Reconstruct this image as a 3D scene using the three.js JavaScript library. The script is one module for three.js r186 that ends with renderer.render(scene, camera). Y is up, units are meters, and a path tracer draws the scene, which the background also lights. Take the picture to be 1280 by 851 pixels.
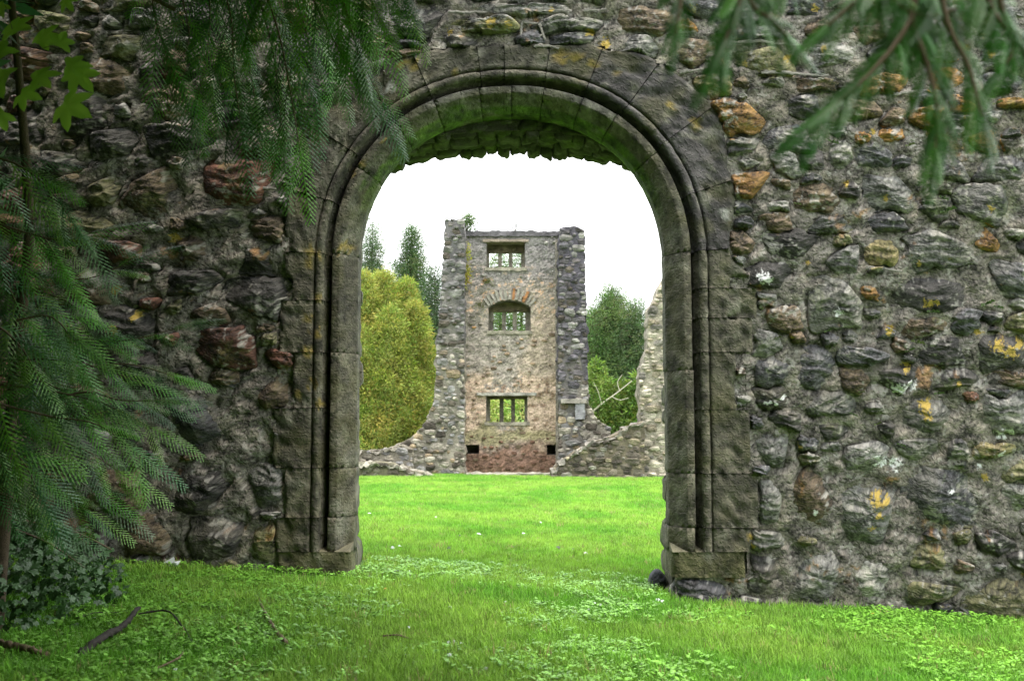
import * as THREE from 'three';
import { mergeGeometries } from 'three/addons/utils/BufferGeometryUtils.js';

// ------------------------------------------------------------------ camera, sky, sun, exposure
const scene = new THREE.Scene();
const EYE = 1.34, DIST = 8.6, PITCH = THREE.MathUtils.degToRad(5), FOC = 1283;   // eye height, metres to the gate wall, lens in photo pixels
const camera = new THREE.PerspectiveCamera(2 * Math.atan(425.5 / FOC) * 180 / Math.PI, 1280 / 851, 0.1, 2000);
camera.position.set(0, EYE, DIST);
camera.lookAt(0, EYE + Math.sin(PITCH), DIST - Math.cos(PITCH));
camera.focus = 10; camera.userData.fStop = 3.4;
const SKY = 1.0;
{
  const w = 128, h = 64, d = new Float32Array(w * h * 4);
  for (let j = 0; j < h; j++) for (let i = 0; i < w; i++) {
    const s = Math.max(0, Math.sin(((j + 0.5) / h - 0.5) * Math.PI)), L = SKY * (1 + 1.3 * s), k = (j * w + i) * 4;
    d[k] = L * 0.985; d[k + 1] = L; d[k + 2] = L * 1.015; d[k + 3] = 1;
  }
  const t = new THREE.DataTexture(d, w, h, THREE.RGBAFormat, THREE.FloatType);
  t.mapping = THREE.EquirectangularReflectionMapping; t.magFilter = THREE.LinearFilter; t.needsUpdate = true;
  scene.background = t; scene.environment = t;
}
const sun = new THREE.DirectionalLight(0xfff3e0, 1.5);
sun.position.set(5, 24, 0.5); sun.target.position.set(0, 0, -4); sun.shadow.radius = 24;
sun.castShadow = true; sun.shadow.mapSize.set(2048, 2048);
Object.assign(sun.shadow.camera, { left: -30, right: 30, top: 30, bottom: -30, near: 1, far: 90 });
scene.add(sun, sun.target);
const renderer = new THREE.WebGLRenderer({ antialias: true });
renderer.toneMapping = THREE.LinearToneMapping;
renderer.toneMappingExposure = 2.2;
renderer.shadowMap.enabled = true;

// ------------------------------------------------------------------ helpers
function rngOf(s) { return () => { s = (s + 0x6D2B79F5) | 0; let t = Math.imul(s ^ (s >>> 15), 1 | s); t = (t + Math.imul(t ^ (t >>> 7), 61 | t)) ^ t; return ((t ^ (t >>> 14)) >>> 0) / 4294967296; }; }
const PERM = new Uint8Array(512);
{ const r = rngOf(77), p = [...Array(256).keys()]; for (let i = 255; i > 0; i--) { const j = Math.floor(r() * (i + 1)); [p[i], p[j]] = [p[j], p[i]]; } for (let i = 0; i < 512; i++) PERM[i] = p[i & 255]; }
const fade = t => t * t * t * (t * (t * 6 - 15) + 10);
function grad(h, x, y, z) { h &= 15; const u = h < 8 ? x : y, v = h < 4 ? y : h === 12 || h === 14 ? x : z; return ((h & 1) ? -u : u) + ((h & 2) ? -v : v); }
function noise(x, y, z = 0) {
  const X0 = Math.floor(x), Y0 = Math.floor(y), Z0 = Math.floor(z), X = X0 & 255, Y = Y0 & 255, Z = Z0 & 255;
  x -= X0; y -= Y0; z -= Z0;
  const u = fade(x), v = fade(y), w = fade(z), A = PERM[X] + Y, AA = PERM[A] + Z, AB = PERM[A + 1] + Z, B = PERM[X + 1] + Y, BA = PERM[B] + Z, BB = PERM[B + 1] + Z;
  const l = (a, b, t) => a + t * (b - a);
  return l(l(l(grad(PERM[AA], x, y, z), grad(PERM[BA], x - 1, y, z), u), l(grad(PERM[AB], x, y - 1, z), grad(PERM[BB], x - 1, y - 1, z), u), v),
    l(l(grad(PERM[AA + 1], x, y, z - 1), grad(PERM[BA + 1], x - 1, y, z - 1), u), l(grad(PERM[AB + 1], x, y - 1, z - 1), grad(PERM[BB + 1], x - 1, y - 1, z - 1), u), v), w);
}
function fbm(x, y, z = 0, o = 4) { let s = 0, a = 0.5, f = 1; for (let i = 0; i < o; i++) { s += a * noise(x * f, y * f, z * f + i * 7.3); a *= 0.5; f *= 2.03; } return s; }
function ridge(x, y, z = 0, o = 3) { let s = 0, a = 0.5, f = 1; for (let i = 0; i < o; i++) { s += a * (1 - 2 * Math.abs(noise(x * f, y * f, z * f + i * 3.1))); a *= 0.5; f *= 2.1; } return s; }
const clamp = (x, a = 0, b = 1) => Math.min(b, Math.max(a, x));
const smooth = (a, b, x) => { const t = clamp((x - a) / (b - a)); return t * t * (3 - 2 * t); };
const lerp = (a, b, t) => a + (b - a) * t;
const mixc = (a, b, t) => [lerp(a[0], b[0], t), lerp(a[1], b[1], t), lerp(a[2], b[2], t)];
const V = (x, y, z) => new THREE.Vector3(x, y, z);
// where a line of sight of the photograph meets the plane z; used once to survey positions and sizes
function at(px, py, z) {
  const u = (px - 640) / FOC, v = (425.5 - py) / FOC, c = Math.cos(PITCH), s = Math.sin(PITCH), t = (z - DIST) / (v * s - c);
  return V(u * t, EYE + (v * c + s) * t, z);
}
const used = {};
function numbered(name) { const n = used[name] = (used[name] ?? -1) + 1; return n ? `${name}_${String(n).padStart(3, '0')}` : name; }
function shade(o) { o.castShadow = o.receiveShadow = true; return o; }
function tag(o, label, category, group, kind) { Object.assign(o.userData, { label, category }); if (group) o.userData.group = group; if (kind) o.userData.kind = kind; return o; }
function thing(name, label, category, p = [0, 0, 0], group) { const o = new THREE.Group(); o.name = numbered(name); o.position.set(...p); scene.add(o); return tag(o, label, category, group); }
function part(name, geo, mat, parent) { const m = shade(new THREE.Mesh(geo, mat)); m.name = name; parent.add(m); return m; }
function single(name, geo, mat, label, category, group, kind) { const m = shade(new THREE.Mesh(geo, mat)); m.name = numbered(name); scene.add(m); return tag(m, label, category, group, kind); }
function copies(name, geo, mat, mats, cols, parent) {
  const m = shade(new THREE.InstancedMesh(geo, mat, mats.length)); m.name = name;
  mats.forEach((x, i) => { m.setMatrixAt(i, x); if (cols) m.setColorAt(i, cols[i]); });
  m.userData.kind = 'stuff'; parent.add(m); return m;
}
class Geo {                                                        // a list of triangles with uv and colour
  constructor() { this.p = []; this.i = []; this.u = []; this.c = []; }
  v(x, y, z, u = 0, w = 0, c) { this.p.push(x, y, z); this.u.push(u, w); if (c) this.c.push(c[0], c[1], c[2]); return this.p.length / 3 - 1; }
  t(a, b, c) { this.i.push(a, b, c); }
  q(a, b, c, d) { this.i.push(a, b, c, a, c, d); }
  done(flat) {
    let g = new THREE.BufferGeometry();
    g.setAttribute('position', new THREE.Float32BufferAttribute(this.p, 3)); g.setAttribute('uv', new THREE.Float32BufferAttribute(this.u, 2));
    if (this.c.length) g.setAttribute('color', new THREE.Float32BufferAttribute(this.c, 3));
    g.setIndex(this.i); if (flat) g = g.toNonIndexed(); g.computeVertexNormals(); return g;
  }
}
function tube(points, r0, r1, seg = 14, rad = 7, rough = 0, seed = 0, closed = true) {   // a tapered, slightly knotty round bar through points
  const c = new THREE.CatmullRomCurve3(points), fr = c.computeFrenetFrames(seg), g = new Geo();
  const L = c.getLength();
  for (let i = 0; i <= seg; i++) {
    const p = c.getPointAt(i / seg), r = lerp(r0, r1, i / seg);
    for (let j = 0; j <= rad; j++) {
      const a = j / rad * Math.PI * 2, k = r * (1 + rough * noise(Math.cos(a) * 1.3 + seed, Math.sin(a) * 1.3, i * 0.8));
      const x = fr.normals[i], y = fr.binormals[i];
      g.v(p.x + (x.x * Math.cos(a) + y.x * Math.sin(a)) * k, p.y + (x.y * Math.cos(a) + y.y * Math.sin(a)) * k, p.z + (x.z * Math.cos(a) + y.z * Math.sin(a)) * k, j / rad * 0.3, i / seg * L);
    }
  }
  for (let i = 0; i < seg; i++) for (let j = 0; j < rad; j++) { const a = i * (rad + 1) + j; g.q(a, a + 1, a + rad + 2, a + rad + 1); }
  if (closed) for (const e of [0, seg]) { const p = c.getPointAt(e / seg), m = g.v(p.x, p.y, p.z), b = e * (rad + 1); for (let j = 0; j < rad; j++) e ? g.t(m, b + j, b + j + 1) : g.t(m, b + j + 1, b + j); }
  return g.done();
}

// ------------------------------------------------------------------ textures
const enc = x => { x = clamp(x); return Math.round(255 * (x <= 0.0031308 ? x * 12.92 : 1.055 * Math.pow(x, 1 / 2.4) - 0.055)); };
function tex(w, h, fn, srgb = true) {
  const d = new Uint8Array(w * h * 4);
  for (let j = 0; j < h; j++) for (let i = 0; i < w; i++) { const c = fn(i, j), k = (j * w + i) * 4; if (srgb) { d[k] = enc(c[0]); d[k + 1] = enc(c[1]); d[k + 2] = enc(c[2]); } else d[k] = d[k + 1] = d[k + 2] = Math.round(255 * clamp(c)); d[k + 3] = 255; }
  const t = new THREE.DataTexture(d, w, h); t.magFilter = t.minFilter = THREE.LinearFilter; t.wrapS = t.wrapT = THREE.RepeatWrapping; if (srgb) t.colorSpace = THREE.SRGBColorSpace; t.needsUpdate = true; return t;
}
// noise that tiles: blend four shifted copies
function tiled(n, f) {
  const a = new Float32Array(n * n);
  for (let j = 0; j < n; j++) for (let i = 0; i < n; i++) {
    const u = i / n, v = j / n, su = smooth(0.6, 1, u), sv = smooth(0.6, 1, v);
    const A = f(u, v); if (!su && !sv) { a[j * n + i] = A; continue; }
    const B = su ? f(u - 1, v) : A, C = sv ? f(u, v - 1) : A, D = su && sv ? f(u - 1, v - 1) : su ? B : C;
    a[j * n + i] = lerp(lerp(A, B, su), lerp(C, D, su), sv);
  }
  return a;
}
const rt = rngOf(5);
const ROCK = tiled(768, (u, v) => { const x = u * 9, y = v * 13, w = fbm(x * 0.7, y * 0.7, 2, 3) * 1.2; return 0.5 + 0.35 * ridge(x + w, y * 1.3 + w, 1, 4) - 0.12 + 0.22 * fbm(x * 5, y * 6, 4, 3); });
const rockBump = tex(768, 768, (i, j) => ROCK[j * 768 + i] + (rt() - 0.5) * 0.06, false);
const GRAIN = tiled(512, (u, v) => 0.62 + 0.5 * fbm(u * 7, v * 7, 3, 5) + 0.35 * fbm(u * 40, v * 40, 8, 2));
const grainMap = tex(512, 512, (i, j) => { const g = clamp(GRAIN[j * 512 + i] + (rt() - 0.5) * 0.3, 0.12, 1); return [g, g, g * 0.98]; });
const PIT = tiled(512, (u, v) => 0.5 + 0.5 * fbm(u * 24, v * 24, 5, 4) - 0.5 * smooth(0.18, 0.42, noise(u * 30, v * 30, 9)));
const pitBump = tex(512, 512, (i, j) => PIT[j * 512 + i] + (rt() - 0.5) * 0.1, false);
const rep = (t, u, v = u) => { const c = t.clone(); c.repeat.set(u, v); c.needsUpdate = true; return c; };

// ------------------------------------------------------------------ ground
const groundY = (x, z) => {
  const xc = 7 * Math.tanh(x / 7), near = smooth(-16, -1, z);
  let y = lerp(-0.004 * clamp(x, -8, 8) - 0.01, 0.035 - 0.069 * xc, near);
  y += 0.025 * fbm(x * 0.5, z * 0.5, 3, 3) * smooth(40, 25, Math.abs(z));
  return y;
};

// ------------------------------------------------------------------ rubble: stones packed in a plane, each grown until it meets its neighbours
function pack(inside, box, passes, rand, seeds = []) {
  const S = [...seeds];
  for (const [tries, a0, a1, b0, b1, fit] of passes) for (let k = 0; k < tries; k++) {
    const a = lerp(a0, a1, rand()), b = Math.min(lerp(b0, b1, rand()), a * 0.85), x = lerp(box[0], box[2], rand()), y = lerp(box[1], box[3], rand());
    if (!inside(x, y)) continue;
    let ok = true;
    for (const s of S) { const dx = Math.abs(s.x - x) / (s.a + a), dy = Math.abs(s.y - y) / (s.b + b); if (Math.max(dx, dy) < fit) { ok = false; break; } }
    if (ok) S.push({ x, y, a, b });
  }
  for (const s of S) { s.e = s.e ?? lerp(2.6, 6, rand()); s.tilt = s.tilt ?? (rand() - 0.5) * 0.3; s.seed = rand() * 100; s.k = rand(); s.k2 = rand(); }
  return S;
}
const metric = (s, x, y) => { const dx = x - s.x, dy = y - s.y, c = Math.cos(s.tilt), n = Math.sin(s.tilt); return Math.pow(Math.pow(Math.abs(dx * c + dy * n) / s.a, s.e) + Math.pow(Math.abs(-dx * n + dy * c) / s.b, s.e), 1 / s.e); };
function outline(s, S, inside, na, gap, grow = 1.3, wob = 0.035, fine = 0.008) {
  const near = S.filter(o => o !== s && Math.abs(o.x - s.x) < (o.a + s.a) * 1.7 && Math.abs(o.y - s.y) < (o.b + s.b) * 1.7), R = [];
  const wx = (x, y) => x + wob * noise(x * 6, y * 6, 1), wy = (x, y) => y + wob * 0.7 * noise(x * 6, y * 6, 5);
  for (let k = 0; k < na; k++) {
    const q = k / na * Math.PI * 2, cx = Math.cos(q), cy = Math.sin(q), st = Math.max(0.006, s.b / 14);
    let r = st;
    for (; r < s.a * 1.6; r += st) {
      const x = s.x + cx * r, y = s.y + cy * r, X = wx(x, y), Y = wy(x, y), m = metric(s, X, Y);
      if (m > grow || !inside(x, y)) break;
      let hit = false; for (const o of near) if (metric(o, X, Y) < m) { hit = true; break; }
      if (hit) break;
    }
    R.push(Math.max(0.012, r - st * 0.5 - gap + fine * noise(cx * 3 + s.seed, cy * 3, r * 20)));
  }
  for (let c = 0, n = s.cuts ?? 3; c < n; c++) {                    // broken corners: straight cuts across the outline
    const q = (s.seed * 1.7 + c * 2.4) % 6.283, d = lerp(0.62, 0.95, (s.seed * (3.1 + c)) % 1), ax = Math.cos(q), ay = Math.sin(q);
    const lim = d * Math.hypot(s.a * ax, s.b * ay) * 1.15;
    for (let k = 0; k < na; k++) { const t = k / na * Math.PI * 2, m = Math.cos(t) * ax + Math.sin(t) * ay; if (m > 0.05) R[k] = Math.min(R[k], lim / m); }
  }
  s.R = R.map((r, k) => 0.7 * r + 0.15 * (R[(k + na - 1) % na] + R[(k + 1) % na]));
  return s;
}
// a stone's body: a worn front with broken faces and bedding steps, rounded to the joint, closed behind
function stoneGeo(s, nr, o) {
  const g = new Geo(), na = s.R.length, top = o.top(s), tx = (s.k - 0.5) * o.tilt, ty = (s.k2 - 0.5) * o.tilt, col = s.col;
  const fq = o.freq ?? 1, pw = lerp(6, 16, s.k2), P = (x, y, z) => { const h = o.uv(x, y, z); return g.v(x, y, z, h[0], h[1], o.vc ? o.vc(s, x, y) : undefined); };
  const facets = [0, 1, 2, 3].map(c => { const q = (s.seed * 2.3 + c * 1.7) % 6.283; return [Math.cos(q), Math.sin(q), lerp(0.05, 0.6, (s.seed * (5.3 + c)) % 1), lerp(0.15, 0.55, (s.seed * (2.9 + c)) % 1)]; });
  const hz = (x, y, e) => {
    let chip = 0; for (const [ax, ay, d, sl] of facets) chip += Math.max(0, ((x - s.x) * ax + (y - s.y) * ay) - d * Math.hypot(s.a * ax, s.b * ay)) * sl * (o.chip ?? 1);
    const w = fbm(x * 5 * fq, y * 5 * fq, s.seed, 2);
    const bed = Math.abs(((y + 0.12 * x + 0.1 * w) * 13 * fq + s.seed) % 1);
    return (o.amp * (1.5 * w + 0.9 * ridge(x * 9 * fq, y * 15 * fq, s.seed, 3) - 0.2 + 0.55 * (smooth(0.0, 0.75, bed) - smooth(0.8, 1, bed)) * (s.k > 0.35 ? 1 : 0.3)) - chip + tx * (x - s.x) + ty * (y - s.y)) * e;
  };
  const rows = [];
  for (let j = 1; j <= nr; j++) {
    const t = 1 - Math.pow(1 - j / nr, 1.4), row = []; rows.push(row);
    for (let k = 0; k < na; k++) {
      const q = k / na * Math.PI * 2, r = s.R[k] * t, x = s.x + Math.cos(q) * r, y = s.y + Math.sin(q) * r, pr = Math.pow(1 - Math.pow(t, pw), 0.55);
      row.push(P(x, y, o.z + lerp(o.edge, top, pr) + hz(x, y, Math.pow(1 - Math.pow(t, 12), 1))));
    }
  }
  const m = P(s.x, s.y, o.z + top + hz(s.x, s.y, 1)), bk = P(s.x, s.y, o.z + o.edge - 0.03);
  for (let k = 0; k < na; k++) {
    const n = (k + 1) % na; g.t(m, rows[0][k], rows[0][n]);
    for (let j = 0; j < nr - 1; j++) g.q(rows[j][k], rows[j + 1][k], rows[j + 1][n], rows[j][n]);
    g.t(bk, rows[nr - 1][n], rows[nr - 1][k]);
  }
  return g.done(o.flat);
}
function layStones(S, max, name, restName, geoOf, mat, parent) {   // the largest as parts, the rest joined
  const size = s => s.R.reduce((a, r) => a + r * r, 0), L = S.map(s => [size(s) * (s.shown ?? 1), s]).sort((a, b) => b[0] - a[0]);
  const rest = [];
  L.forEach(([, s], i) => i < max ? part(name, geoOf(s), mat, parent) : rest.push(geoOf(s)));
  if (rest.length) part(restName, mergeGeometries(rest), mat, parent).userData.kind = 'stuff';
}

M0: {
  const xs = [], zs = []; for (let x = -400; x <= 400;) { xs.push(x); x += Math.abs(x + 1e-6) < 9 ? 0.15 : Math.max(0.4, Math.abs(x) * 0.2); if (xs.at(-1) < -9 && x > -9) x = -9; }
  for (let z = 60; z >= -700;) { zs.push(z); z -= z < 9 && z > -26 ? 0.15 : Math.max(0.4, Math.abs(z) * 0.16); }
  const g = new Geo(); for (const z of zs) for (const x of xs) g.v(x, groundY(x, z), z, x / 2.4, z / 2.4);
  const n = xs.length; for (let j = 0; j < zs.length - 1; j++) for (let i = 0; i < n - 1; i++) { const a = j * n + i; g.q(a, a + 1, a + n + 1, a + n); }
  const soil = tiled(512, (u, v) => fbm(u * 9, v * 9, 12, 5));
  const gm = tex(512, 512, (i, j) => { const s = soil[j * 512 + i], k = 0.8 + 0.6 * s + (rt() - 0.5) * 0.3; return mixc([0.13 * k, 0.26 * k, 0.028], [0.1 * k, 0.085 * k, 0.045 * k], smooth(0.16, 0.34, s)); });
  const m = single('ground', g.done(), new THREE.MeshStandardMaterial({ map: gm, roughness: 1, bumpMap: rep(pitBump, 3), bumpScale: 0.02 }), 'green lawn rolling through the gateway up to the ruins', 'ground', null, 'structure');
}
// ------------------------------------------------------------------ gate wall: surveyed shape of the arch
const W = (px, py) => at(px, py, 0);
const A0 = 1.33, B0 = 1.385, YC = 2.72, XC = -0.005, NE = 2.2;      // inner arris: half width, rise, springing height
const PATH = [];
{
  const raw = []; for (let k = 0; k <= 40; k++) raw.push([-A0, lerp(-0.45, YC, k / 40)]);
  for (let k = 1; k < 400; k++) { const f = Math.PI * (1 - k / 400), c = Math.cos(f), s = Math.sin(f); raw.push([Math.sign(c) * A0 * Math.pow(Math.abs(c), 2 / NE), YC + B0 * Math.pow(s, 2 / NE)]); }
  for (let k = 0; k <= 40; k++) raw.push([A0, lerp(YC, -0.45, k / 40)]);
  const cum = [0]; for (let i = 1; i < raw.length; i++) cum.push(cum[i - 1] + Math.hypot(raw[i][0] - raw[i - 1][0], raw[i][1] - raw[i - 1][1]));
  const n = 420, L = cum.at(-1); let j = 0;
  for (let k = 0; k <= n; k++) { const s = k / n * L; while (j < cum.length - 2 && cum[j + 1] < s) j++; const t = (s - cum[j]) / (cum[j + 1] - cum[j]); PATH.push({ s, x: XC + lerp(raw[j][0], raw[j + 1][0], t), y: lerp(raw[j][1], raw[j + 1][1], t) }); }
  PATH.forEach((p, i) => { const a = PATH[Math.max(0, i - 3)], b = PATH[Math.min(n, i + 3)], l = Math.hypot(b.x - a.x, b.y - a.y); p.nx = -(b.y - a.y) / l; p.ny = (b.x - a.x) / l; });
}
const PL = PATH.at(-1).s;
const onPath = s => { const f = clamp(s / PL, 0, 1) * 420, i = Math.min(419, Math.floor(f)), t = f - i, a = PATH[i], b = PATH[i + 1]; const o = { x: lerp(a.x, b.x, t), y: lerp(a.y, b.y, t), nx: lerp(a.nx, b.nx, t), ny: lerp(a.ny, b.ny, t) }; return o; };
const nearPath = (x, y) => { let d = 1e9, r = 0; for (const p of PATH) { const q = (p.x - x) ** 2 + (p.y - y) ** 2; if (q < d) { d = q; r = p; } } const out = (x - r.x) * r.nx + (y - r.y) * r.ny; return [r.s, Math.sqrt(d) * Math.sign(out)]; };
const sAt = (px, py) => { const p = W(px, py); return nearPath(p.x, p.y)[0]; };
const leftS = y => y + 0.45, rightS = y => PL - (y + 0.45), yOf = py => W(640, py).y;
// joints of the outer ring (left jamb, arch, right jamb) with how far each stone reaches into the wall
const rl = rngOf(31);
const outerJ = [
  ...[[690, 0.62], [647, 0.55], [585, 0.66], [510, 0.5], [440, 0.62], [375, 0.52]].map(([p, w]) => [leftS(yOf(p)), w]), [leftS(yOf(318)), 0.6],
  [sAt(404, 250), 0.64], [sAt(432, 185), 0.76], [sAt(478, 128), 0.74], [sAt(531, 97), 0.62], [sAt(598, 84), 0.56], [sAt(632, 83), 0.55], [sAt(686, 84), 0.57], [sAt(741, 97), 0.66], [sAt(786, 129), 0.78], [sAt(837, 172), 0.82], [sAt(872, 240), 0.66],
  ...[[315, 0.52], [360, 0.74], [397, 0.7], [440, 0.55], [512, 0.66], [592, 0.72], [660, 0.64], [690, 0.6]].map(([p, w]) => [rightS(yOf(p)), w])];
const nOutAt = s => {                                               // extrados: even over the arch, stepped down the jambs
  let i = 0; while (i < outerJ.length - 2 && s > outerJ[i + 1][0]) i++;
  const [s0, w0] = outerJ[i], [s1, w1] = outerJ[i + 1];
  return s > leftS(YC - 0.1) && s < rightS(YC - 0.1) ? lerp(w0, w1, smooth(0, 1, (s - s0) / (s1 - s0))) : w0;
};
const WX0 = -6.5, WX1 = 6.5, WY0 = -0.6, WY1 = 5.9;
// lichens and stains, each where the photograph shows it: x, y, radius in pixels
const Y = [[517, 83, 9], [503, 80, 6], [570, 88, 6], [618, 26, 7], [640, 30, 5], [700, 70, 10], [722, 72, 9], [742, 80, 7], [770, 92, 4], [868, 150, 6], [872, 160, 5], [838, 130, 6], [755, 56, 7], [737, 40, 6], [985, 73, 5], [1018, 11, 5], [1208, 60, 5], [1240, 68, 5], [1230, 44, 4], [868, 11, 6], [1092, 166, 5], [1108, 248, 5], [1240, 258, 5], [1162, 378, 7], [1172, 376, 5], [1112, 414, 6], [1222, 416, 6], [1248, 430, 9], [1264, 438, 9], [1275, 430, 6], [1096, 623, 8], [1108, 625, 5], [1101, 641, 5], [1091, 658, 4], [1157, 509, 8], [1160, 519, 6], [942, 683, 4], [938, 672, 4], [1132, 458, 5], [398, 318, 6], [388, 315, 8], [386, 330, 6], [396, 372, 6], [396, 418, 7], [382, 396, 6], [384, 440, 7], [390, 480, 6], [372, 494, 6], [398, 505, 6], [430, 306, 8], [424, 310, 6], [452, 203, 5], [440, 210, 4], [443, 217, 4], [481, 174, 5], [1058, 230, 4], [990, 420, 4], [1200, 480, 4], [1010, 330, 3], [1150, 330, 4], [1030, 60, 4], [930, 80, 4], [690, 12, 4], [560, 40, 4], [470, 45, 4], [1232, 600, 5], [1000, 560, 4], [145, 410, 7], [140, 365, 6], [215, 300, 8], [170, 395, 5]].map(([a, b, r]) => { const p = W(a, b); return [p.x, p.y, r * 0.0068]; });
const WH = [[957, 346, 8], [952, 343, 6], [963, 347, 6], [1102, 579, 8], [1119, 581, 9], [1098, 569, 4], [1048, 387, 5], [1052, 388, 4], [1128, 484, 9], [1138, 483, 8], [1120, 485, 7], [1268, 211, 4], [908, 268, 6], [905, 272, 4], [490, 110, 6], [487, 111, 4], [1263, 541, 6], [1252, 545, 7], [964, 501, 3], [972, 503, 3], [958, 503, 3], [980, 499, 3], [1225, 585, 4], [1252, 566, 5], [1190, 610, 4], [1020, 640, 4]].map(([a, b, r]) => { const p = W(a, b); return [p.x, p.y, r * 0.0068]; });
const spot = (L, x, y) => { let m = 0; for (const [a, b, r] of L) { const dx = x - a, dy = y - b; if (Math.abs(dx) > 2 * r || Math.abs(dy) > 2 * r) continue; const d = Math.hypot(dx, dy) / r + 0.9 * noise(x * 30, y * 30, 2) + 0.8 * noise(x * 75, y * 75, 3); m = Math.max(m, smooth(1, 0.55, d)); } return m; };
// a stone seed from its box in the photograph
const C = { slate: [0.078, 0.078, 0.086], dark: [0.05, 0.047, 0.045], grey: [0.15, 0.148, 0.14], pale: [0.23, 0.225, 0.205], brown: [0.12, 0.088, 0.058], orange: [0.26, 0.135, 0.04], ochre: [0.2, 0.165, 0.08], maroon: [0.1, 0.042, 0.028], olive: [0.14, 0.132, 0.07] };
const SEEDS = [[835, 22, 874, 42, 'orange'], [910, 30, 990, 50, 'slate'], [1058, 17, 1115, 47, 'brown'], [1205, 44, 1275, 58, 'grey'], [1226, 61, 1268, 86, 'grey'], [1000, 55, 1066, 80, 'grey'], [992, 97, 1050, 115, 'brown'], [1070, 91, 1133, 115, 'orange'], [1164, 80, 1211, 108, 'orange'], [1226, 90, 1290, 115, 'slate'], [868, 90, 915, 118, 'ochre'], [1056, 124, 1104, 146, 'brown'], [1106, 136, 1136, 152, 'brown'], [1188, 120, 1217, 139, 'orange'], [1255, 121, 1300, 136, 'orange'], [958, 158, 1032, 189, 'slate'], [1094, 160, 1130, 178, 'orange'], [1037, 174, 1069, 209, 'pale'], [1070, 181, 1116, 209, 'slate'], [1215, 164, 1248, 189, 'orange'], [1164, 192, 1214, 226, 'slate'], [1216, 194, 1292, 226, 'slate'], [968, 190, 1001, 223, 'grey'], [1004, 188, 1037, 216, 'dark'], [994, 226, 1049, 266, 'brown'], [1080, 214, 1147, 266, 'grey'], [1170, 226, 1194, 243, 'dark'], [1195, 232, 1280, 276, 'slate'], [956, 265, 992, 290, 'brown'], [1010, 269, 1068, 292, 'grey'], [1080, 299, 1130, 331, 'ochre'], [1132, 291, 1219, 337, 'grey'], [1221, 288, 1254, 314, 'orange'], [1240, 329, 1300, 368, 'slate'], [922, 333, 1009, 359, 'dark'], [1102, 344, 1217, 395, 'dark'], [1081, 357, 1100, 378, 'orange'], [1008, 352, 1080, 408, 'grey'], [1188, 383, 1231, 418, 'slate'], [962, 386, 1006, 415, 'brown'], [1130, 398, 1187, 420, 'brown'], [1150, 421, 1217, 455, 'dark'], [1228, 417, 1300, 462, 'dark'], [1047, 436, 1120, 458, 'slate'], [1000, 432, 1045, 489, 'slate'], [936, 449, 999, 482, 'slate'], [942, 487, 992, 512, 'dark'], [1171, 463, 1224, 485, 'dark'], [1241, 466, 1300, 485, 'brown'], [1204, 488, 1227, 505, 'maroon'], [1125, 500, 1198, 542, 'grey'], [1206, 494, 1300, 536, 'grey'], [1026, 529, 1060, 547, 'dark'], [1098, 527, 1120, 546, 'dark'], [1214, 553, 1268, 574, 'ochre'], [1186, 550, 1212, 575, 'slate'], [992, 584, 1047, 668, 'brown'], [1128, 583, 1242, 661, 'slate'], [1048, 598, 1126, 684, 'grey'], [984, 689, 1060, 756, 'grey'], [1060, 690, 1130, 752, 'pale'], [1134, 685, 1190, 712, 'olive'], [1137, 726, 1203, 756, 'olive'], [1215, 722, 1296, 790, 'olive'], [1222, 664, 1264, 690, 'dark'], [918, 661, 985, 688, 'grey'], [912, 690, 984, 744, 'dark'], [950, 540, 990, 580, 'grey'], [1062, 552, 1110, 590, 'grey'], [930, 600, 984, 655, 'grey'],
  [235, 196, 346, 256, 'maroon'], [250, 414, 322, 458, 'maroon'], [176, 482, 296, 566, 'slate'], [306, 466, 376, 512, 'brown'], [282, 350, 372, 400, 'dark'], [150, 210, 226, 268, 'brown'], [110, 215, 150, 262, 'olive'], [300, 270, 372, 300, 'brown'], [120, 300, 176, 326, 'maroon'], [196, 340, 270, 366, 'dark'], [310, 520, 380, 566, 'grey'], [300, 575, 372, 640, 'grey'], [190, 580, 290, 640, 'dark'], [100, 590, 186, 640, 'brown'], [230, 646, 310, 700, 'dark'], [310, 650, 366, 706, 'olive'], [118, 40, 190, 70, 'olive'], [92, 74, 160, 110, 'brown'], [170, 100, 250, 150, 'brown'], [552, 4, 770, 18, 'grey'], [556, 22, 650, 42, 'olive'], [662, 20, 760, 38, 'grey'], [770, 4, 850, 40, 'brown'], [770, 46, 830, 68, 'grey'], [460, 60, 540, 76, 'brown'], [440, 84, 520, 98, 'brown']]
  .map(([x0, y0, x1, y1, c]) => { const p = W(x0, y1), q = W(x1, y0); return { x: (p.x + q.x) / 2, y: (p.y + q.y) / 2, a: (q.x - p.x) / 2, b: (q.y - p.y) / 2, tilt: 0.1 * noise(x0 * 0.13, y0 * 0.17, 4), name: c }; });
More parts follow.
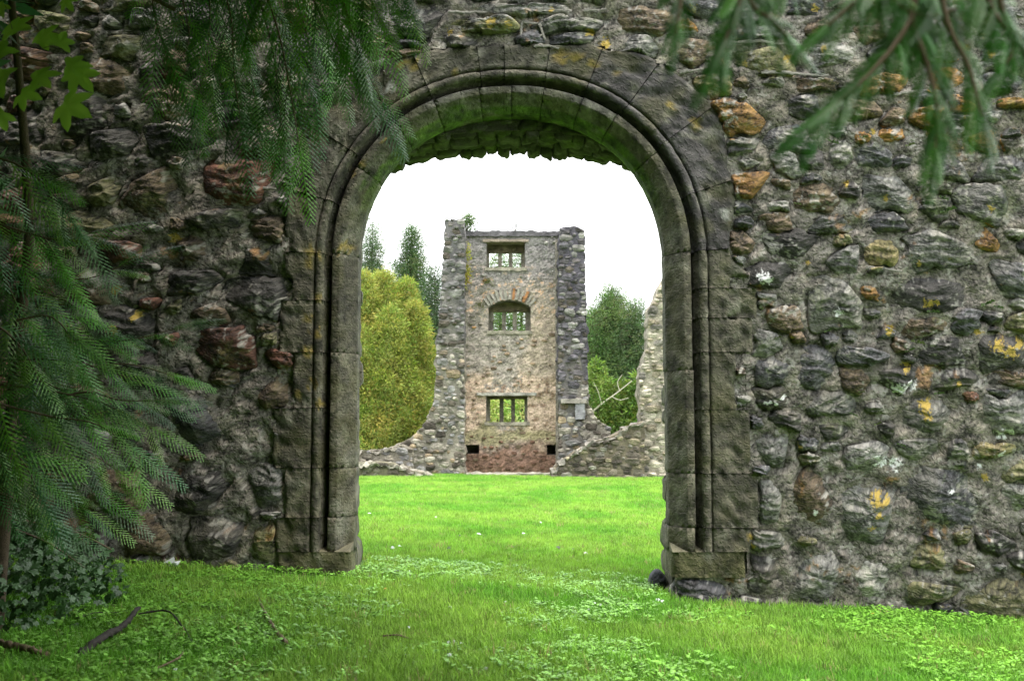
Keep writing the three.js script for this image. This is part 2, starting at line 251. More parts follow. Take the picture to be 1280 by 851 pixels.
// free area of the wall face, kept on a 2 cm grid
const MW = 650, MH = 325, MASK = new Uint8Array(MW * MH);
const topY = x => 5.55 + 0.12 * noise(x * 1.1, 3.3, 0) + 0.05 * noise(x * 5, 1, 0);
for (let j = 0; j < MH; j++) for (let i = 0; i < MW; i++) { const x = WX0 + (i + 0.5) * 0.02, y = WY0 + (j + 0.5) * 0.02; if (y > topY(x)) continue; let ok = true; if (Math.abs(x) < 2.6 && y < 5.1) { const [s, d] = nearPath(x, y); ok = y < 0.12 ? Math.abs(x) > A0 + 0.02 : d > nOutAt(s) + 0.006; } MASK[j * MW + i] = ok ? 1 : 0; }
const free = (x, y) => { const i = Math.floor((x - WX0) / 0.02), j = Math.floor((y - WY0) / 0.02); return i >= 0 && j >= 0 && i < MW && j < MH && MASK[j * MW + i] === 1; };
const rw = rngOf(1234);
for (const s of SEEDS) { s.e = lerp(3, 6, rw()); s.cuts = 2; }
const RUB = pack(free, [WX0 + 0.15, WY0 + 0.12, WX1 - 0.15, 5.5], [[2600, 0.24, 0.36, 0.1, 0.17, 0.93], [5000, 0.14, 0.24, 0.07, 0.12, 0.9], [9000, 0.07, 0.13, 0.035, 0.065, 0.92]], rw, SEEDS);
for (const s of RUB) {
  outline(s, RUB, free, 52, lerp(0.001, 0.01, s.k), 1.3, 0.07, 0.034);
  let c = C[s.name];
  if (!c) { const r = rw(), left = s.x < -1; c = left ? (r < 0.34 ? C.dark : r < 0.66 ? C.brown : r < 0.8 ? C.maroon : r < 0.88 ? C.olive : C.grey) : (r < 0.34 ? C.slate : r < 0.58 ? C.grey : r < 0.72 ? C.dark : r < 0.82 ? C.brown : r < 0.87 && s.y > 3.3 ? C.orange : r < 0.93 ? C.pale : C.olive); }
  const v = lerp(0.75, 1.3, rw()) * 0.84; s.col = c.map(q => q * v); s.shown = Math.abs(s.x) < 4.5 && s.y < 5.1 && s.y > -0.35 ? 1 : 0.05;
}
// colours of the wall face in its own metres: stone by stone, with mottling, crusts, lichens and moss
const TWd = 2048, THt = 1024, ids = new Int16Array(TWd * THt).fill(-1), near = new Float32Array(TWd * THt).fill(9);
RUB.forEach((s, n) => {
  const R = Math.max(...s.R) + 0.06, i0 = Math.max(0, Math.floor((s.x - R - WX0) / 13 * TWd)), i1 = Math.min(TWd - 1, Math.ceil((s.x + R - WX0) / 13 * TWd)), j0 = Math.max(0, Math.floor((s.y - R - WY0) / 6.5 * THt)), j1 = Math.min(THt - 1, Math.ceil((s.y + R - WY0) / 6.5 * THt));
  for (let j = j0; j <= j1; j++) for (let i = i0; i <= i1; i++) {
    const x = WX0 + (i + 0.5) / TWd * 13 - s.x, y = WY0 + (j + 0.5) / THt * 6.5 - s.y, q = ((Math.atan2(y, x) / (2 * Math.PI)) + 1) % 1 * s.R.length, d = Math.hypot(x, y) - s.R[Math.floor(q) % s.R.length], k = j * TWd + i;
    if (d < 0.05 && d < near[k]) { near[k] = d; ids[k] = n; }
  }
});
const rp = rngOf(9);
function weather(x, y, c, mossy) {
  const big = fbm(x * 1.1, y * 1.1, 6, 3), m = fbm(x * 7, y * 9, 3, 4), f = fbm(x * 34, y * 40, 1, 2);
  let k = clamp(1 + 1.7 * m + 1.7 * f + (rp() - 0.5) * 0.7, 0.18, 2.6);
  c = [c[0] * k, c[1] * k, c[2] * k];
  const crust = smooth(0.1, 0.3, 0.75 * fbm(x * 4, y * 4, 9, 3) + 0.8 * fbm(x * 22, y * 22, 11, 3)) * 0.8;
  c = mixc(c, [0.31 * k ** 0.3, 0.298 * k ** 0.3, 0.275 * k ** 0.3], crust);
  const olive = smooth(0.02, 0.28, big + 0.6 * m) * 0.2;
  c = mixc(c, [0.1 * k, 0.09 * k, 0.035 * k], olive);
  const moss = smooth(0.2, 0.34, fbm(x * 2.3, y * 2.3, 21, 3) + 0.45 * fbm(x * 16, y * 16, 23, 3)) * 0.38 * mossy;
  c = mixc(c, [0.06 * k, 0.085 * k, 0.02], moss);
  const rust = smooth(0.3, 0.5, fbm(x * 3, y * 3, 41, 3) + 0.5 * fbm(x * 18, y * 18, 43, 3)) * 0.6;
  c = mixc(c, [0.24 * k, 0.12 * k, 0.035 * k], rust);
  const y1 = spot(Y, x, y); if (y1) c = mixc(c, [0.4, 0.28, 0.045], y1 * 0.85);
  const w1 = spot(WH, x, y); if (w1) c = mixc(c, [0.66, 0.67, 0.68], w1 * 0.95);
  return c;
}
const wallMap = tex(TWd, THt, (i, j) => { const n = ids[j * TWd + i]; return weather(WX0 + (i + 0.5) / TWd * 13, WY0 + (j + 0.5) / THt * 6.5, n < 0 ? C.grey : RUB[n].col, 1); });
const mortarMap = tex(TWd, THt, (i, j) => { const x = WX0 + (i + 0.5) / TWd * 13, y = WY0 + (j + 0.5) / THt * 6.5, g = 0.75 + 0.6 * fbm(x * 2, y * 2, 31, 2); return weather(x, y, [0.205 * g, 0.186 * g, 0.166 * g], 0.7); });
const wuv = (x, y, z) => [(x + 0.5 * z - WX0) / 13, (y + 0.6 * z - WY0) / 6.5];
const M = {};
M.rubble = new THREE.MeshStandardMaterial({ map: wallMap, roughness: 0.82, bumpMap: rep(rockBump, 13 / 1.1, 6.5 / 1.1), bumpScale: 0.03 });
M.mortar = new THREE.MeshStandardMaterial({ map: mortarMap, roughness: 0.95, bumpMap: rep(pitBump, 13 / 0.9, 6.5 / 0.9), bumpScale: 0.02 });
M.ashlar = new THREE.MeshStandardMaterial({ map: rep(grainMap, 13 / 0.8, 6.5 / 0.8), vertexColors: true, roughness: 0.85, bumpMap: rep(pitBump, 13 / 0.7, 6.5 / 0.7), bumpScale: 0.012 });
M.core = new THREE.MeshStandardMaterial({ color: new THREE.Color(0.13, 0.125, 0.1), map: rep(grainMap, 1.4), roughness: 0.95, bumpMap: rep(rockBump, 1.5), bumpScale: 0.05 });

const gate = thing('arched_stone_wall', 'dark rubble stone wall with moulded round-headed gateway, lichened and mossy', 'wall', undefined, undefined);
gate.userData.kind = 'thing';
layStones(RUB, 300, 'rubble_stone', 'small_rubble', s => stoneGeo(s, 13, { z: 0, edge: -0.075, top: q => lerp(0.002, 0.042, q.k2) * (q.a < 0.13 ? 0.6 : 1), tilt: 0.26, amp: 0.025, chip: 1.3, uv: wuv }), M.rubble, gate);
{ // the bedding mortar between the stones, a rough sheet
  const g = new Geo(), st = 0.026, nx = Math.round(13 / st), ny = Math.round(6.3 / st), id = new Int32Array((nx + 1) * (ny + 1)).fill(-1);
  const vert = (i, j) => { const k = j * (nx + 1) + i; if (id[k] < 0) { const x = WX0 + i * st, y = WY0 + j * st, z = -0.02 + 0.026 * fbm(x * 3, y * 3, 4, 2) + 0.026 * fbm(x * 12, y * 12, 2, 3) + 0.01 * noise(x * 45, y * 45, 5) - 0.02 * smooth(0.1, 0.4, noise(x * 7, y * 9, 8)) - 0.032 * smooth(-0.2, 0.2, noise(x * 4, y * 4, 33)) * smooth(0.03, 0.006, near[Math.min(THt - 1, Math.max(0, Math.floor((y - WY0) / 6.5 * THt))) * TWd + Math.min(TWd - 1, Math.max(0, Math.floor((x - WX0) / 13 * TWd)))]), h = wuv(x, y, z); id[k] = g.v(x, y, z, h[0], h[1]); } return id[k]; };
  for (let j = 0; j < ny; j++) for (let i = 0; i < nx; i++) { const x = WX0 + (i + 0.5) * st, y = WY0 + (j + 0.5) * st; if (free(x, y) || (y < topY(x) && Math.abs(x) > A0 + 0.05 && (free(x - 0.03, y) || free(x + 0.03, y) || free(x, y + 0.03) || free(x, y - 0.03)))) g.q(vert(i, j), vert(i + 1, j), vert(i + 1, j + 1), vert(i, j + 1)); }
  part('mortar_bed', g.done(), M.mortar, gate);
}
// hearting of the wall behind the facing stones, open at the gateway
function slab(z0, z1, off, rear) {
  const sh = new THREE.Shape(); sh.moveTo(WX0, -0.6); sh.lineTo(WX1, -0.6); sh.lineTo(WX1, 5.4); for (let x = WX1; x >= WX0; x -= 0.25) sh.lineTo(x, topY(x) - 0.09); sh.lineTo(WX0, -0.6);
  const h = new THREE.Path();
  if (rear) { h.moveTo(-1.62, -0.55); h.lineTo(1.62, -0.55); h.lineTo(1.62, rear(1.62)); for (let x = 1.62; x >= -1.62; x -= 0.09) h.lineTo(x, rear(x)); h.lineTo(-1.62, rear(-1.62)); h.lineTo(-1.62, -0.55); }
  else { PATH.filter((_, i) => i % 3 === 0).forEach((p, i) => i ? h.lineTo(p.x + p.nx * off, Math.max(-0.55, p.y + p.ny * off)) : h.moveTo(p.x + p.nx * off, -0.55)); }
  sh.holes.push(h);
  const g = new THREE.ExtrudeGeometry(sh, { depth: z1 - z0, bevelEnabled: false, steps: 1 }); g.translate(0, 0, z0); return g;
}
const rearY = x => 3.965 - x * x / 8.8;
part('hearting', mergeGeometries([slab(-0.2, -0.065, 0.37), slab(-0.39, -0.203, 0.03), slab(-1.08, -0.393, 0, x => rearY(x) + 0.05)]), M.core, gate);
// dressed stones swept along the arch
function densify(P, st) { const o = []; for (let i = 0; i < P.length; i++) { const a = P[i], b = P[(i + 1) % P.length], n = a[2] ? 1 : Math.max(1, Math.ceil(Math.hypot(b[0] - a[0], b[1] - a[1]) / st)); for (let k = 0; k < n; k++) o.push([lerp(a[0], b[0], k / n), lerp(a[1], b[1], k / n)]); } return o; }
function sweep(s0, s1, prof, tone, seed, off = [0, 0]) {
  const g = new Geo(), n = Math.max(3, Math.ceil((s1 - s0) / 0.035)), ringIdx = [];
  for (let i = 0; i <= n; i++) {
    const s = lerp(s0, s1, i / n), P = densify(prof(s), 0.03), c = onPath(s), row = []; ringIdx.push(row);
    const e = Math.min(i, n - i) === 0 ? 0.004 : 0; let run = 0, was = P[0];
    for (const [pn, pz] of P) {
      run += Math.hypot(pn - was[0], pz - was[1]); was = [pn, pz];
      const q = pn + off[0], x0 = c.x + c.nx * q, y0 = c.y + c.ny * q, z0 = pz + off[1];
      const rough = clamp((pn - 0.36) / 0.2), wear = (0.011 + 0.025 * rough) * fbm(x0 * 6, y0 * 6, z0 * 6 + seed, 3) + (0.006 + 0.006 * rough) * noise(x0 * 30, y0 * 30, z0 * 30) - (0.008 + 0.016 * rough) * smooth(0.12, 0.4, noise(x0 * 11, y0 * 11, z0 * 8 + 5)) - e;
      const x = x0 + c.nx * wear * (pz < -0.03 ? -0.5 : 0.2), y = y0 + c.ny * wear * (pz < -0.03 ? -0.5 : 0.2), z = z0 + wear, h = [(run + seed * 0.37) / 13, (s + seed * 0.61) / 6.5];
      row.push(g.v(x, y, z, h[0], h[1], tone(x, y, z, pn, pz)));
    }
  }
  const m = ringIdx[0].length;
  for (let i = 0; i < n; i++) for (let k = 0; k < m; k++) { const a = ringIdx[i], b = ringIdx[i + 1], l = (k + 1) % m; g.q(a[k], a[l], b[l], b[k]); }
  for (const [row, flip] of [[ringIdx[0], 0], [ringIdx[n], 1]]) {
    const c2 = densify(prof(flip ? s1 : s0), 0.03).map(p => new THREE.Vector2(p[0], p[1]));
    for (const [a, b, d] of THREE.ShapeUtils.triangulateShape(c2, [])) flip ? g.t(row[a], row[b], row[d]) : g.t(row[a], row[d], row[b]);
  }
  return g.done();
}
const innerProf = () => [[0.2, -0.3, 1], [0.2, -0.035], [0.192, -0.022], [0.14, -0.02], [0.128, -0.026], [0.008, -0.19], [0, -0.205], [0, -0.37], [0.2, -0.37, 1]];
const outerProf = s => { const w = nOutAt(s), r = []; for (let k = 0; k <= 8; k++) { const a = Math.PI * (1 - k / 8); r.push([0.298 + 0.036 * Math.cos(a), -0.02 + 0.036 * Math.sin(a)]); } return [[0.225, -0.3, 1], [0.225, -0.15], [0.243, -0.1], [0.262, -0.05], ...r, [0.337, -0.03], [0.346, -0.026], [0.349, -0.001], [w, 0], [w, -0.3, 1]]; };
const rtone = rngOf(404);
function toneOf(kind, left, base) {
  const v = lerp(0.62, 1.0, rtone()), b = base ?? ([0.155, 0.143, 0.105]);
  return (x, y, z, pn, pz) => {
    const m = 1 + 1.6 * fbm(x * 6, y * 6, z * 6 + 2, 3) + 0.9 * noise(x * 26, y * 26, z * 20); let c = b.map(q => q * v * clamp(m, 0.3, 2));
    const crust = smooth(0.08, 0.3, fbm(x * 5, y * 5, z * 5 + 7, 4) + 0.2 * noise(x * 30, y * 30, 4)); c = mixc(c, [0.3, 0.29, 0.235], crust * 0.7);
    const ol = smooth(0.0, 0.25, fbm(x * 3, y * 3, z * 3 + 17, 3)); c = mixc(c, [0.11, 0.105, 0.035], ol * 0.5);
    if (kind === 'inner' && y > YC) {                               // green growth along the underside of the arch
      const up = smooth(YC + 0.3, YC + 0.9, y), g1 = smooth(-0.05, 0.2, fbm(x * 4, y * 6, z * 6 + 3, 3) + 0.12 + (pz < -0.13 && pn < 0.06 ? 0.2 : -0.3)) * (pn < 0.11 && pz < -0.06 ? 1 : 0);
      c = mixc(c, [0.11 * m, 0.2 * m, 0.025], 0.8 * up * g1);
    }
    const yl = spot(Y, x, y); if (yl) c = mixc(c, [0.38, 0.28, 0.05], yl * 0.7); const wl = spot(WH, x, y); if (wl) c = mixc(c, [0.6, 0.6, 0.58], wl * 0.9);
    return c;
  };
}
outerJ.slice(0, -1).forEach(([s0], i) => {
  const s1 = outerJ[i + 1][0], sm = (s0 + s1) / 2, p = onPath(sm), left = p.x < -0.7, arch = p.y > YC;
  const base = arch ? (p.x > 0.55 ? [0.1, 0.092, 0.096] : [0.14, 0.13, 0.1]) : undefined;
  part(arch ? 'voussoir' : 'jamb_stone', sweep(s0 + 0.0022, s1 - 0.0022, outerProf, toneOf('outer', left, base), i * 3.7, [0, (rl() - 0.5) * 0.008]), M.ashlar, gate);
});
const innerJ = [leftS(yOf(690)), leftS(yOf(647)), leftS(yOf(585)), leftS(yOf(440)), leftS(yOf(317)), sAt(462, 215), sAt(496, 159), sAt(546, 130), sAt(600, 110), sAt(640, 108), sAt(680, 109), sAt(726, 125), sAt(768, 149), sAt(812, 195), rightS(yOf(315)), rightS(yOf(462)), rightS(yOf(592)), rightS(yOf(660)), rightS(yOf(690))];
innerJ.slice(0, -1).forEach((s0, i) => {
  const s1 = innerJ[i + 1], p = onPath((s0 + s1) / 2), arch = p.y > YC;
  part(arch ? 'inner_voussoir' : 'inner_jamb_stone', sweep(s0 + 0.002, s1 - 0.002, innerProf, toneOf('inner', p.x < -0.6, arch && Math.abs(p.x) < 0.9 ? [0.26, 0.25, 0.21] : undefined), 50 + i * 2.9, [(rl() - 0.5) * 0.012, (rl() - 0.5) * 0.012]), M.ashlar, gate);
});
// plain blocks where the mouldings stop, with the sloping stops, on rough footings
for (const side of [-1, 1]) {
  const yb = 0.13, yt = yOf(690), s0 = side < 0 ? leftS(yb) : rightS(yt), s1 = side < 0 ? leftS(yt) : rightS(yb);
  const blk = sweep(s0, s1, () => [[0, -0.38], [0, -0.06], [0.02, -0.02], [0.06, -0.002], [0.6, 0], [0.6, -0.3, 1], [0.2, -0.38, 1]], toneOf('base', side < 0, [0.13, 0.125, 0.06]), 90 + side);
  part('base_block', blk, M.ashlar, gate);
  const st = new Geo(), X = n => XC + side * (A0 + n), col = [0.2, 0.19, 0.12];
  const tri = (n0, n1, z0, z1, y0, y1) => { const a = [V(X(n0), y0, z0), V(X(n1), y0, z0), V(X(n1), y1, z1), V(X(n0), y1, z1), V(X(n0), y0, z1), V(X(n1), y0, z1)].map(p => { const h = wuv(p.x, p.y, p.z); return st.v(p.x, p.y, p.z, h[0], h[1], col); }); st.q(a[0], a[1], a[2], a[3]); st.t(a[0], a[3], a[4]); st.t(a[1], a[5], a[2]); st.q(a[4], a[3], a[2], a[5]); };
  tri(0.2, 0.335, -0.005, -0.2, yt - 0.002, yt + 0.05); tri(0.005, 0.14, -0.01, -0.2, yt - 0.002, yt + 0.07);
  part('moulding_stop', st.done(true), M.ashlar, gate);
  for (let k = 0; k < 4; k++) { // footing stones under the block, set back
    const s = { x: side * (A0 + 0.1 + k * 0.19), y: 0.03 - 0.06 * side, a: 0.11, b: 0.1, e: 3, tilt: 0, seed: k * 3, k: rl(), k2: rl(), col: C.dark }; s.R = Array.from({ length: 20 }, (_, q) => { const t = q / 20 * Math.PI * 2; return 0.105 * (1 + 0.25 * Math.abs(Math.sin(2 * t)) * 0.8) + 0.01 * noise(q, k); });
    part('footing_stone', stoneGeo(s, 6, { z: -0.07, edge: -0.1, top: () => 0.0, tilt: 0.2, amp: 0.014, uv: wuv }), M.rubble, gate);
  }
}
// rough arch behind the doorway: stones on edge, their undersides ragged against the sky
{
  const rr = rngOf(61), mossTone = c => (x, y, z) => { const m = 1 + 1.4 * fbm(x * 7, y * 7, z * 7, 3); return mixc([c[0] * m, c[1] * m, c[2] * m], [0.09 * m, 0.12 * m, 0.025], smooth(0.0, 0.25, fbm(x * 4, y * 4, z * 4 + 9, 3)) * 0.9); };
  for (let row = 0; row < 4; row++) {
    let x = -1.62;
    while (x < 1.6) {
      const w = lerp(0.08, 0.3, rr() * rr() + 0.1), z0 = -0.4 - row * 0.172 + (row ? 0.09 * rr() : 0), z1 = -0.4 - row * 0.172 - 0.17 - (row < 3 ? 0.07 * rr() : 0.04 * rr()), g = new Geo(), drop = lerp(-0.02, 0.02, rr()) - (row < 3 ? 0.015 : 0), tone = mossTone(rr() < 0.5 ? [0.12, 0.115, 0.1] : [0.08, 0.075, 0.065]), nx = 7, nz = 5, ids2 = [];
      for (let j = 0; j <= nz; j++) for (let i = 0; i <= nx; i++) {
        const u = i / nx, v = j / nz, X = x + 0.001 + u * (w - 0.002), Z = lerp(z0, z1, v), ed = Math.pow(Math.abs(2 * u - 1), 8) * 0.022 + Math.pow(Math.abs(2 * v - 1), 6) * 0.03;
        const Yy = rearY(X) - drop + ed + 0.07 * fbm(X * 8, Z * 8, row, 3) + 0.018 * noise(X * 30, Z * 25, 3), h = wuv(X, Yy + Z * 0.6, Z); ids2.push(g.v(X, Yy, Z, h[0], h[1], tone(X, Yy, Z)));
      }
      const up = (q, dy) => { const X = g.p[q * 3], Z = g.p[q * 3 + 2], Yy = rearY(X) + dy, h = wuv(X, Yy, Z); return g.v(X, Yy, Z, h[0], h[1], tone(X, Yy, Z)); };
      for (let j = 0; j < nz; j++) for (let i = 0; i < nx; i++) { const a = j * (nx + 1) + i; g.q(a, a + 1, a + nx + 2, a + nx + 1); }
      for (const line of [[...Array(nx + 1).keys()], [...Array(nx + 1).keys()].map(i => nz * (nx + 1) + i).reverse(), [...Array(nz + 1).keys()].map(j => j * (nx + 1)).reverse(), [...Array(nz + 1).keys()].map(j => j * (nx + 1) + nx)]) {
        const t = line.map(q => up(q, 0.22)); for (let i = 0; i < line.length - 1; i++) g.q(line[i], t[i], t[i + 1], line[i + 1]);
      }
      part('rear_arch_stone', g.done(), M.ashlar, gate); x += w;
    }
  }
  // rubble face above the rear arch, seen behind the moulded arch
  const F = pack((x, y) => y > rearY(x) + 0.08 && y < 4.5 && Math.abs(x) < 1.6, [-1.6, 3.7, 1.6, 4.4], [[2500, 0.1, 0.2, 0.05, 0.08, 0.95], [4000, 0.05, 0.09, 0.03, 0.05, 0.95]], rr);
  for (const s of F) { outline(s, F, (x, y) => y > rearY(x) + 0.04, 18, 0.008); s.col = rr() < 0.5 ? [0.11, 0.115, 0.08] : [0.08, 0.085, 0.05]; }
  for (const s of F) part('rear_face_stone', stoneGeo(s, 5, { z: -0.38, edge: -0.04, top: q => 0.02 * q.k, tilt: 0.2, amp: 0.012, uv: wuv, vc: (q, x, y) => mossTone(q.col)(x, y, 0.3) }), M.ashlar, gate);
  // the splayed sides of the passage behind the moulded jambs: coursed rubble
  for (const side of [-1, 1]) {
    let y = -0.25;
    while (y < 3.75) {
      const h = lerp(0.14, 0.3, rr()), g = new Geo(), nz = 9, ny = 6, col = mossTone([0.18, 0.165, 0.13]), sd = rr() * 50, bulge = lerp(-0.02, 0.03, rr());
      for (let j = 0; j <= ny; j++) for (let i = 0; i <= nz; i++) {
        const v = j / ny, u = i / nz, z = lerp(-0.375, -1.08, u), yy = y + 0.006 + v * (h - 0.012), low = smooth(1.2, 0.2, yy), ed = Math.pow(Math.abs(2 * v - 1), 6) * 0.03;
        const x = side * (lerp(A0 + 0.012, A0 + 0.2 - 0.15 * low, smooth(0.15, 0.9, u)) - bulge - 0.03 * fbm(z * 7, yy * 7, sd, 3) + ed + (low && u < 0.3 ? 0 : 0)), q = wuv(x + z * 1.2, yy, 0);
        g.v(x, yy, z, q[0], q[1], col(x + z, yy, z));
      }
      for (let j = 0; j < ny; j++) for (let i = 0; i < nz; i++) { const a = j * (nz + 1) + i; side < 0 ? g.q(a, a + 1, a + nz + 2, a + nz + 1) : g.q(a, a + nz + 1, a + nz + 2, a + 1); }
      const bk = [[-0.375, y], [-1.08, y], [-1.08, y + h], [-0.375, y + h]].map(([z, yy]) => { const q = wuv(side * 1.7, yy, z); return g.v(side * 1.7, yy, z, q[0], q[1], col(side, yy, z)); });
      const bot = [...Array(nz + 1).keys()], topr = bot.map(i => ny * (nz + 1) + i);
      for (let i = 0; i < nz; i++) { g.t(bot[i], bot[i + 1], bk[i < nz / 2 ? 0 : 1]); g.t(topr[i], topr[i + 1], bk[i < nz / 2 ? 3 : 2]); }
      for (let j = 0; j < ny; j++) { const a = j * (nz + 1), b = a + nz; g.t(a, a + nz + 1, bk[j < ny / 2 ? 0 : 3]); g.t(b, b + nz + 1, bk[j < ny / 2 ? 1 : 2]); }
      part('passage_stone', g.done(), M.ashlar, gate); y += h;
    }
  }
}
// remains of raised ribbon pointing
M.ribbon = new THREE.MeshStandardMaterial({ color: new THREE.Color(0.42, 0.4, 0.37), map: rep(grainMap, 3, 3), roughness: 0.95, bumpMap: rep(pitBump, 4, 4), bumpScale: 0.006 });
for (const L of [[[912, 53], [950, 52], [990, 56], [1027, 57]], [[952, 91], [975, 90], [1005, 93], [1036, 94]], [[912, 12], [944, 13]], [[848, 40], [868, 40]], [[850, 90], [880, 86]], [[1118, 118], [1136, 115], [1160, 116]], [[1184, 145], [1215, 146]], [[1083, 335], [1105, 336], [1128, 338]], [[651, 48], [651.5, 38], [652, 29]], [[652, 28], [662, 27.5], [672, 29]], [[674, 30], [678, 40], [681, 50]], [[667, 57], [682, 58], [699, 60]], [[667, 50], [674, 46], [680, 43]], [[560, 14], [585, 16], [612, 14]], [[622, 15], [650, 16]], [[668, 14], [690, 12.5], [715, 14]], [[730, 13], [758, 12]], [[300, 232], [345, 236]], [[520, 66], [465, 80], [430, 98], [400, 116]]]) {
  const g = tube(L.map(([x, y]) => { const p = W(x, y); return V(p.x, p.y, 0); }), 0.015, 0.009, Math.max(8, L.length * 6), 8, 1.1, L[0][0]);
  const P = g.attributes.position; for (let i = 0; i < P.count; i++) P.setY(i, P.getY(i) + 0.012 * noise(P.getX(i) * 14, P.getY(i) * 5, 3)); for (let i = 0; i < P.count; i++) P.setZ(i, 0.004 + P.getZ(i) * 0.35 + 0.02 * fbm(P.getX(i) * 4, P.getY(i) * 4, 2, 2) + 0.004 * noise(P.getX(i) * 40, P.getY(i) * 40, 1));
  g.computeVertexNormals(); part('pointing_ribbon', g, M.ribbon, gate);
}
// ------------------------------------------------------------------ the ruined house across the lawn
M.far = new THREE.MeshStandardMaterial({ map: rep(grainMap, 1 / 1.6), vertexColors: true, roughness: 0.92, bumpMap: rep(rockBump, 1 / 1.4), bumpScale: 0.05 });
const fuv = (x, y, z) => [x + 0.5 * z, y + 0.4 * z];
const poly = pts => (x, y) => { let c = false; for (let i = 0, j = pts.length - 1; i < pts.length; j = i++) { const [a, b] = pts[i], [d, e] = pts[j]; if ((b > y) !== (e > y) && x < (d - a) * (y - b) / (e - b) + a) c = !c; } return c; };
const survey = (L, z) => L.map(([x, y]) => { const p = at(x, y, z); return [p.x, p.y]; });
const bounds = P => [Math.min(...P.map(p => p[0])), Math.min(...P.map(p => p[1])), Math.max(...P.map(p => p[0])), Math.max(...P.map(p => p[1]))];
// masonry in the plane z: a ragged core with depth and stones set into its face
function masonry(L, z, depth, parent, o) {
  const P = survey(L, z), ins = poly(P), rand = rngOf(o.seed), sh = new THREE.Shape();
  P.forEach(([x, y], i) => { const [x2, y2] = P[(i + 1) % P.length], n = Math.max(1, Math.ceil(Math.hypot(x2 - x, y2 - y) / 0.12)); for (let k = 0; k < n; k++) { const X = lerp(x, x2, k / n), Yy = lerp(y, y2, k / n), r = o.rag ?? 0.05, q = [X + r * noise(X * 5, Yy * 5, o.seed), Yy + r * noise(X * 5, Yy * 5, o.seed + 9)]; (i || k) ? sh.lineTo(...q) : sh.moveTo(...q); } });
  const g = new THREE.ExtrudeGeometry(sh, { depth: depth - 0.055, steps: 6, bevelEnabled: false }); g.translate(0, 0, z - depth);
  const ps = g.attributes.position, cs = [], us = [];
  for (let i = 0; i < ps.count; i++) { const x = ps.getX(i), y = ps.getY(i), zz = ps.getZ(i); ps.setXYZ(i, x + 0.06 * noise(y * 3, zz * 3, o.seed), y + 0.05 * noise(x * 3, zz * 3, o.seed + 4), zz); const m = 1 + 1.2 * fbm(x * 4, y * 4, zz * 4, 3); cs.push(...o.mortar(x, y).map(c => c * clamp(m, 0.3, 2))); us.push(...fuv(x, y, zz)); }
  g.setAttribute('color', new THREE.Float32BufferAttribute(cs, 3)); g.setAttribute('uv', new THREE.Float32BufferAttribute(us, 2)); g.computeVertexNormals();
  part('wall_core', g, M.far, parent);
  const B = bounds(P), S = pack(ins, B, o.passes.map(p => [p[0] * 3, ...p.slice(1)]), rand);
  for (const s of S) { s.e = lerp(6, 14, rand()); s.tilt *= 0.3; s.cuts = rand() < 0.4 ? 2 : 0; outline(s, S, ins, 16, lerp(-0.03, 0.004, rand()), 1.35, 0.04, 0.03); const v = lerp(0.65, 1.35, rand()); s.col = o.col(s.x, s.y, rand()).map(c => c * v); }
  const f = { z: z - 0.06, edge: -0.05, top: q => lerp(0.02, o.top ?? 0.1, q.k2 * q.k2) * 0.75, tilt: 0.35, amp: 0.03, freq: 0.7, flat: true, uv: fuv, vc: (s, x, y) => { const m = clamp(1 + 1.3 * fbm(x * 5, y * 5, s.seed, 3), 0.3, 2); return s.col.map(c => c * m); } };
  return [S, f];
}
const isThing = t => { t.userData.kind = 'thing'; return t; };
const house = isThing(thing('ruined_house_wall', 'tall ruined stone house end with three mullioned windows and broken side walls', 'ruin'));
const ZS = -22.4, ZM = -23.5;
const cream = [0.46, 0.42, 0.36], greyp = [0.3, 0.29, 0.29], violet = [0.115, 0.105, 0.135], umber = [0.13, 0.11, 0.09];
const hgt = py => at(640, py, ZS).y;
const pool = [];
{
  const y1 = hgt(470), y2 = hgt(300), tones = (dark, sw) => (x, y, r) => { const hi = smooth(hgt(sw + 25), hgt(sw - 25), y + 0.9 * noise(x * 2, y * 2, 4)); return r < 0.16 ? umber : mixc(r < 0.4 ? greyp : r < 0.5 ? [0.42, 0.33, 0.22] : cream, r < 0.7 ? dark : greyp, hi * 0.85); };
  const left = [[557, 274], [580, 273], [581, 330], [580, 420], [580, 600], [470, 600], [470, 566], [490, 561], [505, 552], [522, 540], [531, 525], [543, 502], [545, 470], [545, 430], [549, 400], [553, 330]];
  const right = [[700, 284], [716, 283], [731, 287], [732, 330], [733, 400], [735, 480], [736, 503], [742, 517], [750, 527], [764, 534], [764, 600], [698, 600], [698, 420], [699, 330]];
  const psz = [[160, 0.16, 0.26, 0.07, 0.11, 0.95], [1800, 0.09, 0.16, 0.04, 0.07, 0.94], [3000, 0.05, 0.09, 0.025, 0.045, 0.94]];
  for (const [L, dk, sw, seed] of [[left, [0.2, 0.19, 0.2], 440, 3], [right, violet, 498, 8]]) {
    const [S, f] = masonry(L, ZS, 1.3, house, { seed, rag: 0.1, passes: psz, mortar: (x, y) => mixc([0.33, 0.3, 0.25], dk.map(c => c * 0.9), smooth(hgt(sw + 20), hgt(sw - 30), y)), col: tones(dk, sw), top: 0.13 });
    S.forEach(s => pool.push([s, f]));
  }
}
